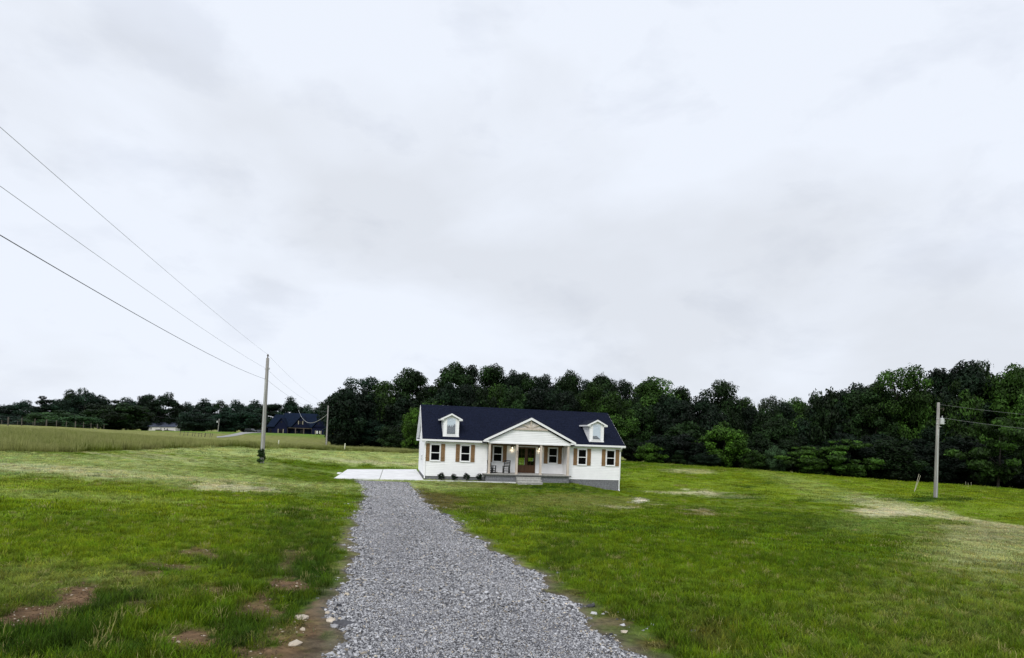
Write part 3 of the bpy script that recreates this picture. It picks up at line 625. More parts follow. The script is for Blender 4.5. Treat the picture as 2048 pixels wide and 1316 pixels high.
for a0, a1 in ((-og-.02, 5.02), (13.64, L_+og+.02)):
    gu = MB(); gu.box(a0, a1, -oe-.13, -oe-.12, ez-.17, ez-.015); gu.box(a0, a1, -oe-.12, -oe-.005, ez-.17, ez-.155)
    gu.box(a0, a1, -oe-.015, -oe-.005, ez-.155, ez-.01); gu.box(a0, a0+.02, -oe-.12, -oe-.015, ez-.155, ez-.02); gu.box(a1-.02, a1, -oe-.12, -oe-.015, ez-.155, ez-.02)
    gu.build('gutter', M_trim, rf)
def spout(a, zend, sa):
    m = MB(); p = [(a, -oe-.06, ez-.17), (a, -oe-.06, ez-.27), (a+sa*.05, -.10, ez-.55), (a+sa*.05, -.075, ez-.75), (a+sa*.05, -.075, zend+.12), (a+sa*.05, -.22, zend+.02)]
    for q0, q1 in zip(p[:-1], p[1:]): m.bar(q0, q1, .085, .07)
    m.build('downspout', M_trim, rf)
spout(-.02, -.22, 1); spout(L_-.04, -1.0, -.2)
# foundation of split faced block
fo = MB(); fo.box(.05, L_-.05, .05, D_-.05, -1.5, 0); fnd = fo.build('foundation', M_mort, house)
bl = MB(); r = random.Random(11)
def blocks(a0, a1, b, z1, z0, axis='a'):
    z = z1; row = 0
    while z > z0:
        x = a0 - (.2 if row % 2 else 0)
        while x < a1:
            p0, p1 = max(x+.006, a0), min(x+.394, a1)
            if p1-p0 > .04:
                o = r.uniform(0, .018)
                if axis == 'a': bl.box(p0, p1, b-.012-o, b+.03, z-.192, z-.006)
                else: bl.box(b-.012-o, b+.03, p0, p1, z-.192, z-.006)
            x += .4
        z -= .2; row += 1
blocks(.02, 5.42, .04, 0, -.6); blocks(13.1, L_-.02, .04, 0, -1.45); blocks(.05, D_-.05, .04, 0, -.6, 'b')
bl.build('foundation_block', M_blk, house, kind='stuff')
# porch
po = MB(); po.box(5.22, 13.25, -.98, RB-.02, .24, .37); ps = po.build('porch_slab', M_step, house)
pe = MB(); pe.box(5.21, 13.26, -1.0, -.981, .235, .335); pe.box(5.19, 5.219, -.98, 0, .235, .335); pe.build('slab_edge', M_slabedge, ps)
pf = MB(); pf.box(5.42, 13.05, -.84, .03, -.9, .24); pbse = pf.build('porch_base', M_mort, house)
bl = MB(); blocks(5.40, 8.12, -.84, .24, -.6); blocks(10.36, 13.08, -.84, .24, -.6); blocks(-.84, 0, 5.42, .24, -.6, 'b'); bl.build('porch_block', M_blk, house, kind='stuff')
for k in range(3):
    zt = .37-.205*(k+1); s = MB(); s.box(8.14, 10.34, -.85-.36*(k+1), -.85-.36*k-.002, -.75, zt-.005); s.box(8.11, 10.37, -.88-.36*(k+1), -.85-.36*k-.004, zt-.06, zt)
    s.build('step', M_step, house)
for k, a in enumerate((5.67, 8.17, 10.39, 12.97)):
    s = MB(); s.box(a-.095, a+.095, -.83, -.64, .37, 3.08); pst = s.build('porch_post', M_post, house)
    s = MB(); s.box(a-.115, a+.115, -.85, -.62, .372, .46); s.build('post_foot', M_post, pst)
    if k == 1: num_post = pst
# house numbers running down the second post
def stroke(mb, pts, w=.022, y=-.845):
    for (x0, z0), (x1, z1) in zip(pts[:-1], pts[1:]): mb.bar((x0, y, z0), (x1, y, z1), w, .02, up=(0, 1, 0))
GL = {'4': [[(.7,0),(.7,1),(0,.35),(1,.35)]], '2': [[(0,.8),(.3,1),(.8,.95),(.9,.7),(0,0),(1,0)]], '1': [[(.2,.8),(.55,1),(.55,0)]]}
for ch, zb in (('4', 2.37), ('2', 2.20), ('1', 2.03), ('1', 1.86)):
    m = MB()
    for st in GL[ch]: stroke(m, [(8.125+.085*x, zb+.14*z) for x, z in st])
    m.build('house_number', M_black, num_post, label='black metal digit %s on the porch post' % ch)
# porch gable roof
pr_ = MB()
zr = PZ+.04; gf = PA-4.22; gr = PA+4.22; fz = zr-PS*4.22
yi = lambda z: (z-ez)/SL-oe
for s, foot in ((-1, gf), (1, gr)):
    q = [(foot, PB-.28, fz), (PA, PB-.28, zr), (PA, yi(zr)+.05, zr), (foot, yi(fz)+.02, fz)]
    if s > 0: q = [q[1], q[0], q[3], q[2]]
    pr_.slab(q, .10)
pgr = pr_.build('porch_roof', M_shg, house)
m = MB()
for s, foot in ((-1, gf), (1, gr)):
    nrow = int(4.7/.143)
    for i in range(nrow):
        t0, t1 = i/nrow, (i+1)/nrow; xa, za = foot+(PA-foot)*t0, fz+(zr-fz)*t0; xb, zb = foot+(PA-foot)*t1, fz+(zr-fz)*t1
        q = [(xa, PB-.28, za+.022), (xa, yi(za)+.02, za+.022), (xb, yi(zb)+.02, zb+.003), (xb, PB-.28, zb+.003), (xa, PB-.28, za), (xa, yi(za)+.02, za)]
        m.add(q, [(0,3,2,1),(0,1,5,4)] if s < 0 else [(0,1,2,3),(0,4,5,1)])
m.build('shingles', M_shg, pgr, kind='stuff')
m = MB()
for s in (-1, 1):
    f0 = PA+s*4.24; x = [(f0, fz-.20), (f0, fz+.005), (PA, zr+.005), (PA, zr-.205)]
    if s > 0: x = x[::-1]
    m.prism(x, PB-.312, PB-.283)
    m.box(min(f0, f0-s*.5), max(f0, f0-s*.5), PB-.28, -.3, fz-.20, fz-.17)
m.box(gf-.02, 5.56, PB-.27, -.42, fz-.17, fz-.06); m.box(13.1, gr+.02, PB-.27, -.42, fz-.17, fz-.06)
m.build('rake_board', M_trim, pgr)
# timber truss in the gable
ts_ = MB(); ts_.bar((7.72, PB-.10, 4.47), (10.94, PB-.10, 4.47), .12, .17, up=(0, 0, 1)); ts_.bar((PA, PB-.10, 4.55), (PA, PB-.10, 5.27), .13, .14)
for s in (-1, 1): ts_.bar((PA+s*.08, PB-.09, 4.60), (PA+s*.80, PB-.09, 4.92), .10, .11)
ts_.build('gable_truss', M_post, house)
m = MB(); m.prism([(PA-1.25, 4.555), (PA+1.25, 4.555), (PA, 5.19)], PB-.02, PB+.0); m.build('gable_panel', mat('pale_timber_panel', (.74,.70,.65), .8, noise=(8, .12)), house)

# windows: frame, two panes, sill and a pair of cedar shutters
def window(a0, a1, b, shut=True, z0=1.34, z1=2.82):
    m = MB(); o = .075
    m.box(a0, a0+o, b-.10, b+.0, z0, z1); m.box(a1-o, a1, b-.10, b+.0, z0, z1); m.box(a0+o, a1-o, b-.10, b, z1-o, z1); m.box(a0+o, a1-o, b-.10, b, z0, z0+o)
    zc = (z0+z1)/2-.02; m.box(a0+o, a1-o, b-.09, b, zc-.03, zc+.03)
    wf = m.build('window', M_trim, house)
    for p0, p1 in ((z0+o, zc-.03), (zc+.03, z1-o)):
        m = MB(); m.box(a0+o, a1-o, b-.066, b-.058, p0, p1); m.build('pane', M_pane, wf)
    m = MB(); m.box(a0-.03, a1+.03, b-.125, b-.05, z0-.04, z0-.002); m.build('sill', M_trim, wf)
    for s0 in (a0-.42, a1+.06):
        m = MB()
        for k in range(3): m.box(s0+.002+.12*k, s0+.114+.12*k, b-.084, b-.05, z0-.03, z1+.05)
        sh = m.build('shutter', M_shut, house)
        for zz in (z0+.22, z1-.42):
            m = MB(); m.box(s0+.004, s0+.352, b-.112, b-.0845, zz, zz+.10); m.build('batten', M_shut, sh)
window(.47, 1.35, 0); window(3.15, 4.03, 0); window(6.33, 7.21, RB); window(11.62, 12.52, RB); window(14.11, 14.97, 0); window(16.88, 17.76, 0)
# front double door
m = MB(); z0, z1 = .37, 2.80; bd = RB
m.box(8.55, 8.63, bd-.04, bd+.10, z0, z1+.07); m.box(10.41, 10.49, bd-.04, bd+.10, z0, z1+.07); m.box(8.63, 10.41, bd-.04, bd+.10, z1, z1+.07)
m.build('door_frame', M_trim, house)
for a0, a1 in ((8.64, 9.515), (9.525, 10.40)):
    m = MB(); q0, q1 = a0+.12, a1-.12
    m.box(a0, q0, bd+.02, bd+.07, z0+.01, z1-.01); m.box(q1, a1, bd+.02, bd+.07, z0+.01, z1-.01); m.box(q0, q1, bd+.02, bd+.07, z0+.01, z0+.74); m.box(q0, q1, bd+.02, bd+.07, z1-.15, z1-.01)
    m.box(q0+.06, q1-.06, bd+.005, bd+.02, z0+.16, z0+.60)
    d = m.build('door', M_door, house)
    m = MB(); m.box(q0, q1, bd+.04, bd+.046, z0+.74, z1-.15); m.build('pane', M_clear, d)
    m = MB(); qa = (q0+q1)/2; m.box(qa-.009, qa+.009, bd+.03, bd+.038, z0+.74, z1-.15)
    for zz in (1.62, 2.13): m.box(q0, q1, bd+.03, bd+.037, zz-.009, zz+.009)
    m.build('glazing_bar', M_door, d)
    m = MB(); hx = a1-.06 if a0 < 9 else a0+.06; m.bar((hx, bd-.03, z0+1.0), (hx, bd-.03, z0+1.25), .02); m.bar((hx, bd-.03, z0+1.12), (hx, bd+.02, z0+1.12), .02); m.build('handle', M_black, d)
# porch lanterns, both lit
for a in (8.12, 10.72):
    m = MB(); m.box(a-.05, a+.05, RB-.045, RB-.024, 2.58, 2.86); m.bar((a, RB-.04, 2.86), (a, RB-.17, 2.90), .025); m.box(a-.09, a+.09, RB-.25, RB-.08, 2.82, 2.87); m.box(a-.10, a+.10, RB-.26, RB-.07, 2.795, 2.82)
    for i, j in ((-1,-1),(1,-1),(-1,1),(1,1)): m.bar((a+i*.085, RB-.165+j*.08, 2.80), (a+i*.065, RB-.165+j*.06, 2.53), .012)
    m.box(a-.07, a+.07, RB-.23, RB-.10, 2.52, 2.535)
    ln = m.build('porch_lantern', M_black, house)
    m = MB(); m.tube([(a, RB-.165, 2.60), (a, RB-.165, 2.64), (a, RB-.165, 2.70), (a, RB-.165, 2.76)], [.03, .055, .05, .02], 10); m.build('bulb', M_bulb, ln, smooth=True)
    pl = bpy.data.lights.new('porch_lamp', 'POINT'); pl.energy = 1.2; pl.color = (1, .82, .55); pl.shadow_soft_size = .05
    po_ = bpy.data.objects.new('porch_lamp', pl); COL.objects.link(po_); po_.location = (a, RB-.165, 2.47); po_.parent = ln
m = MB(); m.box(12.68, 12.76, RB-.10, RB-.077, 2.56, 2.62); m.build('small_wall_light', M_bulb, house) if False else None

# dormers
def dormer(ac, jag):
    hwid = .70; b0 = 0.0; zb = 3.54; zc = 5.02; za = 5.58; s = .52
    bk = yi(zc)
    m = MB()
    fz_ = lambda x: za-.10-s*abs(x)
    m.prism([(ac-hwid, zb), (ac-.39, zb), (ac-.39, fz_(.39)), (ac-hwid, fz_(hwid))], b0, b0+.10)
    m.prism([(ac+.39, zb), (ac+hwid, zb), (ac+hwid, fz_(hwid)), (ac+.39, fz_(.39))], b0, b0+.10)
    m.box(ac-.39, ac+.39, b0, b0+.10, zb, zb+.20)
    m.prism([(ac-.39, zb+1.60), (ac+.39, zb+1.60), (ac+.39, fz_(.39)), (ac, fz_(0)), (ac-.39, fz_(.39))], b0, b0+.10)
    for sx in (-1, 1):
        x = ac+sx*hwid; x0, x1 = min(x, x-sx*.08), max(x, x-sx*.08)
        m.add([(x0, b0+.10, zb-.1), (x1, b0+.10, zb-.1), (x1, bk+.1, zc+.02), (x0, bk+.1, zc+.02), (x0, b0+.10, zc+.1), (x1, b0+.10, zc+.1)], [(0,1,2,3),(0,3,4),(1,5,2),(0,4,5,1),(4,3,2,5)])
    dw = m.build('dormer', M_trim, house)
    m = MB()
    for sx in (-1, 1):
        x = ac+sx*hwid; z = zb+.02
        while z < zc:
            z2 = min(z+ex, zc+.1); bb0 = max(b0+.02, yi(z)-.0); bb1 = max(bb0, yi(z))
            q = [(x+sx*.02, b0+.03, z), (x+sx*.02, yi(z)+.02, z), (x+sx*.005, yi(z2)+.02, z2), (x+sx*.005, b0+.03, z2), (x, b0+.03, z), (x, yi(z)+.02, z)]
            m.add(q, [(0,1,2,3),(0,4,5,1)] if sx > 0 else [(0,3,2,1),(0,1,5,4)]); z += ex
    z = zb
    while z < za-.2:
        z2 = z+ex
        for x0, x1 in ((-hwid, -.45), (.45, hwid)):
            if fz_(max(abs(x0), abs(x1))) > z2: m.add([(ac+x0, b0-.022, z), (ac+x1, b0-.022, z), (ac+x1, b0-.006, z2), (ac+x0, b0-.006, z2), (ac+x0, b0, z), (ac+x1, b0, z)], [(0,1,2,3),(0,4,5,1)])
        z = z2
    m.build('siding', M_sid, dw, kind='stuff')
    m = MB()                                               # window casing following the gable
    for x0, x1 in ((-.46, -.375), (.375, .46)): m.box(ac+x0, ac+x1, b0-.05, b0, zb+.14, fz_(.46))
    m.box(ac-.375, ac+.375, b0-.05, b0, zb+.14, zb+.22); m.box(ac-hwid-.03, ac+hwid+.03, b0-.06, b0-.023, zb-.02, zb+.07)
    wn = m.build('dormer_window', M_trim, dw)
    m = MB(); m.box(ac-.375, ac+.375, b0-.03, b0-.026, zb+.22, zb+1.62); m.build('pane', M_dglass, wn)
    m = MB(); zt = zb+1.60
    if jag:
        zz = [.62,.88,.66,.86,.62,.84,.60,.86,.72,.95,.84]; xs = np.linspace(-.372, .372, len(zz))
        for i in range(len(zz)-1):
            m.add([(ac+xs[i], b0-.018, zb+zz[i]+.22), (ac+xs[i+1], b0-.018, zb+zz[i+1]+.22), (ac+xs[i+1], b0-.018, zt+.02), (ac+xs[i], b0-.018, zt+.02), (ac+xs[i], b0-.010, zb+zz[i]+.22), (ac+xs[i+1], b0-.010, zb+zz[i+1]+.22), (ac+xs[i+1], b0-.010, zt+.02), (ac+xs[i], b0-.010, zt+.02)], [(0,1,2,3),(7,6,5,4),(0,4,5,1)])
    else:
        m.box(ac-.372, ac+.372, b0-.018, b0-.010, zb+.5505, zt+.02)
        m.prism([(ac-.38, zb+.52), (ac+.02, zb+.55), (ac+.25, zb+.35), (ac+.38, zb+.26), (ac+.38, zb+.55), (ac-.38, zb+.55)], b0-.018, b0-.010)
    m.build('blind_or_reflection', M_skyrefl, wn)  # sky reflection built as a pale sheet, lower edge cut to its outline
    m = MB(); m.box(ac-.40, ac+.40, b0+.24, b0+.26, zb+.1, zt+.2); m.build('pane_backing', M_teal, wn)  # dim backing, showing as the dark lower part of the built reflection
    m = MB(); e = .97; bf = b0-.20; zr2 = za+.02
    for sx in (-1, 1):
        q = [(ac+sx*e, bf, zr2-s*e), (ac, bf, zr2), (ac, yi(zr2)+.1, zr2), (ac+sx*e, yi(zr2-s*e)+.05, zr2-s*e)]
        if sx > 0: q = [q[1], q[0], q[3], q[2]]
        m.slab(q, .07)
    dr = m.build('dormer_roof', M_shg, dw)
    m = MB()
    for sx in (-1, 1):
        x = [(ac+sx*(e+.01), zr2-s*e-.14), (ac+sx*(e+.01), zr2-s*e+.005), (ac, zr2+.005), (ac, zr2-.15)]
        m.prism(x if sx < 0 else x[::-1], bf-.03, bf-.002)
        m.box(min(ac+sx*(e+.01), ac+sx*(e-.02)), max(ac+sx*(e+.01), ac+sx*(e-.02)), bf, yi(zr2-s*e-.1), zr2-s*e-.14, zr2-s*e-.01)
        m.box(min(ac+sx*e, ac+sx*hwid), max(ac+sx*e, ac+sx*hwid), bf, yi(zr2-s*e-.14), zr2-s*e-.145, zr2-s*e-.125)
        m.box(min(ac+sx*(e-.02), ac+sx*(hwid-.02)), max(ac+sx*(e-.02), ac+sx*(hwid-.02)), bf-.001, b0-.05, zr2-s*e-.12, zr2-s*e+.03)
    m.build('fascia', M_trim, dr)
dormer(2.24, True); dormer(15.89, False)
# roof vent boots near the ridge
for a in (.9, 1.9, 2.35):
    m = MB(); m.tube([(a, D_/2+.7, RZ-.5), (a, D_/2+.7, RZ+.09)], .05, 8); m.build('vent_pipe', M_galv, rf)
# electricity meter on the left wall
m = MB(); m.box(-.16, -.03, 3.0, 3.3, 1.2, 1.7); m.build('meter_box', M_galv, house)

# ------------------------------------------------------------------ concrete pad and walk
pad = empty('concrete_pad', tuple(hw(-3.7, 4, -.30)), YAW); pad['kind'] = 'structure'
def slab_piece(q, z1=.03, name='pad_panel', parent=pad, th=.14):
    m = MB(); vs = [(a+3.7, b-4, z1) for a, b in q]; lo = [(a+3.7, b-4, z1-th) for a, b in q]
    m.add(vs+lo, [(0,1,2,3),(7,6,5,4),(0,4,5,1),(1,5,6,2),(2,6,7,3),(3,7,4,0)]); return m.build(name, M_conc, parent)
def bl2(u, v):      # bilinear over the pad, corners in house coordinates
    c = ((-7.54,-1.69),(-.10,-1.19),(-.02,13.1),(-7.13,10.2))
    return tuple((1-u)*(1-v)*c[0][k]+u*(1-v)*c[1][k]+u*v*c[2][k]+(1-u)*v*c[3][k] for k in (0, 1))
g = .004
for u0, u1 in ((0, .5), (.5, 1)):
    for v0, v1 in ((0, .33), (.33, .66), (.66, 1)): slab_piece([bl2(u0+g*(u0 > 0), v0+g*(v0 > 0)), bl2(u1-g*(u1 < 1), v0+g*(v0 > 0)), bl2(u1-g*(u1 < 1), v1-g*(v1 < 1)), bl2(u0+g*(u0 > 0), v1-g*(v1 < 1))])
slab_piece([(-9.4, 4.2), (-7.44, 3.4), (-7.36, 5.4), (-8.6, 5.9)], .028)
wk = empty('front_walk', tuple(hw(4, -1.2, -.30)), YAW); wk['kind'] = 'structure'
for k in range(5):
    a0, a1 = -.08+k*1.63, -.08+(k+1)*1.63-.012; m = MB(); m.box(a0-4, a1-4, -.10, .10, -.12, .0); m.build('walk_panel', M_conc, wk)

# ------------------------------------------------------------------ rocking chairs
def rocker(loc, rz, ladder, label):
    t = empty('rocking_chair', loc, rz, label=label, cat='rocking chair', group='black rocking chairs on the porch')
    W = .27
    def seg(name, pts, r=.02, n=6):
        r = r*1.7
        m = MB()
        for p, q in zip(pts[:-1], pts[1:]): m.bar(p, q, 2*r)
        return m.build(name, M_black, t)
    for s in (-1, 1):
        pts = [(s*W, -.42+.84*k/8, .025+.11*((k-4)/4)**2*.9) for k in range(9)]
        m = MB(); m.tube(pts, .028, 6); m.build('rocker', M_black, t)
        seg('leg', [(s*W, -.22, .05), (s*W, -.24, .66)], .02); seg('leg', [(s*W, .18, .05), (s*W, .16, .42)], .02)
        seg('back_post', [(s*W*.96, .17, .40), (s*W*.98, .38, 1.17)], .021)
        m = MB(); m.box(min(s*(W-.035), s*(W+.045)), max(s*(W-.035), s*(W+.045)), -.30, .27, .66, .685); m.build('armrest', M_black, t)
        seg('stretcher', [(s*W, -.22, .22), (s*W, .18, .22)], .012)
    seg('stretcher', [(-W, -.22, .20), (W, -.22, .20)], .012); seg('stretcher', [(-W, .17, .24), (W, .17, .24)], .012)
    m = MB(); m.box(-W+.0, W-.0, -.26, .20, .39, .43); m.build('seat', M_black, t)
    def bp(z): return .17+(z-.40)*.273
    if ladder:
        for k in range(5):
            z = .56+.135*k; m = MB(); m.box(-W+.02, W-.02, bp(z)-.012, bp(z)+.012, z, z+.078); m.build('back_slat', M_black, t)
    else:
        m = MB(); m.box(-W+.0, W-.0, bp(1.08)-.02, bp(1.08)+.02, 1.04, 1.13); m.build('back_rail', M_black, t)
        m = MB(); m.box(-W+.02, W-.02, bp(.5)-.015, bp(.5)+.015, .49, .53); m.build('back_rail', M_black, t)
        for k in range(6):
            x = -.19+.076*k; m = MB(); m.bar((x, bp(.52), .52), (x, bp(1.05), 1.05), .03, .014); m.build('back_slat', M_black, t)
    return t
rocker(tuple(hw(6.08, .05, .372)), YAW+R(52), False, 'black rocking chair with upright back spindles beside the left porch post')
rocker(tuple(hw(7.42, .10, .372)), YAW-R(22), True, 'black ladder-back rocking chair between the porch window and the numbered post')

# ------------------------------------------------------------------ foliage builder
def fol_mat(name, base, trans=.25):
    m = bpy.data.materials.new(name); m.use_nodes = True; t = m.node_tree; t.nodes.clear()
    o = t.nodes.new('ShaderNodeOutputMaterial'); d = t.nodes.new('ShaderNodeBsdfPrincipled'); d.inputs['Roughness'].default_value = .6; d.inputs['Specular IOR Level'].default_value = .15
    tr = t.nodes.new('ShaderNodeBsdfTranslucent'); mx = t.nodes.new('ShaderNodeMixShader'); mx.inputs[0].default_value = .16
    oi = t.nodes.new('ShaderNodeObjectInfo'); a = t.nodes.new('ShaderNodeAttribute'); a.attribute_name = 'shade'
    v = t.nodes.new('ShaderNodeVectorMath'); v.operation = 'SCALE'; t.links.new(oi.outputs['Color'], v.inputs[0]); t.links.new(a.outputs['Fac'], v.inputs['Scale'])
    t.links.new(v.outputs[0], d.inputs['Base Color']); t.links.new(v.outputs[0], tr.inputs[0])
    t.links.new(d.outputs[0], mx.inputs[1]); t.links.new(tr.outputs[0], mx.inputs[2]); t.links.new(mx.outputs[0], o.inputs[0]); return m
M_fol = fol_mat('leaves', (1, 1, 1)); M_bark = mat('bark', (.035,.030,.025), .95, noise=(3, .4))
def crown_mesh(name, seed, H, rad, z0, nb, br, leaf, per, up=.35, squash=1.0, open_=0.0, flat=.0):
    """nb clumps of leaf sprays inside an uneven envelope; returns leaf mesh and clump centres"""
    r = np.random.default_rng(seed); cz = (H+z0)/2; hz = (H-z0)/2; cs = []
    while len(cs) < nb:
        d = r.normal(size=3); d /= np.linalg.norm(d); q = r.uniform(.25, 1)**.45
        lob = 1+.22*math.sin(3*math.atan2(d[1], d[0])+seed)*(1-abs(d[2]))+r.normal()*.09
        p = np.array([d[0]*rad*q*lob, d[1]*rad*q*lob, d[2]*hz*q])
        k = 1-.35*max(0, p[2]/hz)**2 if flat == 0 else 1
        p[:2] *= k; cs.append(np.array([p[0], p[1], cz+p[2]]))
    cs = np.array(cs); V = []; S = []
    for c in cs:
        rb = br*r.uniform(.65, 1.35); nl = int(per*(rb/br)**2*(1-open_*r.uniform()))
        d = r.normal(size=(nl, 3)); d /= np.linalg.norm(d, axis=1)[:, None]
        lump = 1+.28*np.sin(d[:, 0]*5+c[0])*np.sin(d[:, 1]*5+c[1])*np.sin(d[:, 2]*4+c[2])
        p = c+d*(rb*lump*r.uniform(.55, 1.08, nl))[:, None]*np.array([1.15, 1.15, .8*squash])
        nrm = d+np.array([0, 0, up])+r.normal(size=(nl, 3))*.55; nrm /= np.linalg.norm(nrm, axis=1)[:, None]
        t1 = np.cross(nrm, r.normal(size=(nl, 3))); t1 /= np.linalg.norm(t1, axis=1)[:, None]; t2 = np.cross(nrm, t1)
        ls = leaf*r.uniform(.55, 1.35, nl)[:, None]; w2 = ls*r.uniform(.35, .6, nl)[:, None]
        q = np.stack([p-t1*ls, p+t2*w2+nrm*ls*.12, p+t1*ls, p-t2*w2+nrm*ls*.12], 1)
        V.append(q.reshape(-1, 3)); S.append(np.repeat(r.uniform(.45, 1.6, nl)*r.choice([.6, .8, 1., 1.3, 1.8]), 4))
    V = np.concatenate(V); S = np.concatenate(S); nf = len(V)//4; fc = np.arange(nf*4).reshape(-1, 4)
    me = bpy.data.meshes.new(name); me.vertices.add(len(V)); me.vertices.foreach_set('co', V.astype(np.float32).ravel())
    me.loops.add(fc.size); me.loops.foreach_set('vertex_index', fc.astype(np.int32).ravel()); me.polygons.add(nf); me.polygons.foreach_set('loop_start', np.arange(0, fc.size, 4, dtype=np.int32))
    me.update(calc_edges=True); me.materials.append(M_fol)
    a = me.attributes.new('shade', 'FLOAT', 'POINT'); a.data.foreach_set('value', S.astype(np.float32)); return me, cs
def trunk_mesh(name, seed, H, tr, cs, z0, nl=10):
    r = random.Random(seed); m = MB(); top = H*.72
    pts = [(r.uniform(-.12, .12)*k, r.uniform(-.12, .12)*k, -1.0 + (top+1.0)*k/6) for k in range(7)]
    m.tube(pts, [tr*1.35, tr*1.05, tr*.9, tr*.75, tr*.6, tr*.42, tr*.2], 7)
    for c in sorted(cs.tolist(), key=lambda c: r.random())[:nl]:
        zz = max(z0*.7, min(top*.9, c[2]-.35*math.hypot(c[0], c[1]))); f = (zz+1)/(top+1)
        st = Vector((0, 0, zz)); e = Vector(c); mid = st.lerp(e, .5)+Vector((0, 0, .06*H*.3)); m.tube([st, mid, e], [tr*.42*(1.2-f), tr*.24, tr*.07], 5, cap=False)
    me = bpy.data.meshes.new(name); me.from_pydata(m.v, [], m.f); me.materials.append(M_bark); return me
KIND = {}
def kind(k, *a, tr=.35, **kw):
    seed, H, rad, z0 = a[0], a[1], a[2], a[3]
    me, cs = crown_mesh('crown_'+k, *a, **kw); KIND[k] = (me, trunk_mesh('trunk_'+k, seed, H, tr, cs, z0), H, rad*1.12)
kind('oak', 1, 20, 6.2, 4.5, 44, 2.1, .34, 400)
kind('oak2', 2, 20, 6.6, 3.5, 52, 1.95, .33, 360)
kind('tall', 3, 24, 5.4, 6, 50, 1.8, .33, 340)
kind('tall2', 4, 24, 5.0, 5, 46, 1.85, .33, 340)
kind('airy', 5, 22, 6.0, 8, 46, 1.4, .28, 230, open_=.55)
kind('airy2', 6, 21, 5.4, 7, 36, 1.3, .34, 150, open_=.6)
kind('round', 7, 12, 5.6, .2, 70, 1.35, .30, 230)
kind('bushy', 8, 15, 5.8, .3, 74, 1.5, .34, 220)
kind('bushy2', 9, 15, 5.2, .2, 66, 1.6, .36, 200)
kind('wide', 21, 13, 6.6, 1.0, 66, 1.35, .32, 200)
kind('wide2', 22, 14, 6.2, 1.5, 60, 1.3, .32, 200, open_=.3)
kind('small', 10, 6, 3.2, .1, 46, .75, .20, 170, tr=.12)
kind('spread', 12, 8, 5.2, 1.2, 46, 1.0, .24, 190, tr=.2, squash=.55, flat=1)
kind('spire', 13, 14, 2.3, 1, 40, .9, .24, 170, tr=.18)
KIND['sparse'] = None
DK = (.014,.034,.008); DK2 = (.0085,.021,.009); MID = (.028,.066,.009); LIME = (.050,.115,.010); TEAL = (.012,.033,.018); TEAL2 = (.020,.044,.026); GRY = (.050,.070,.042)
def tree(k, u, vtop, hwp, y, tint, label, group=None, cat='tree', name=None, rot=None, zoff=0):
    top = pt(u, vtop, y); zb = tz(top[0], top[1])-.15+zoff; h = top[2]-zb; wr_ = hwp/F*y
    if k in ('oak', 'oak2', 'tall', 'tall2', 'airy', 'airy2') and h/wr_ < 2.45: k = 'wide' if k in ('oak', 'tall') else 'wide2'
    me, tm, H, rad = KIND[k]
    e = empty(name or ('tree' if cat == 'tree' else 'shrub'), (top[0], top[1], zb), rot if rot is not None else random.uniform(0, 6.28), label=label, cat=cat, group=group)
    wr = hwp/F*math.hypot(top[0], top[1])
    e.scale = (wr/rad, wr/rad, h/H*1.0)
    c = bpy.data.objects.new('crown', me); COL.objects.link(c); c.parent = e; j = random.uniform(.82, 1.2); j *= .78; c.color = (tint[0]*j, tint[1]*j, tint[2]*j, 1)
    t = bpy.data.objects.new('trunk', tm); COL.objects.link(t); t.parent = e
    return e
GW = 'trees along the wood behind the white house'; GF = 'trees on the far left skyline'; GR = 'tall trees at the right end of the wood'
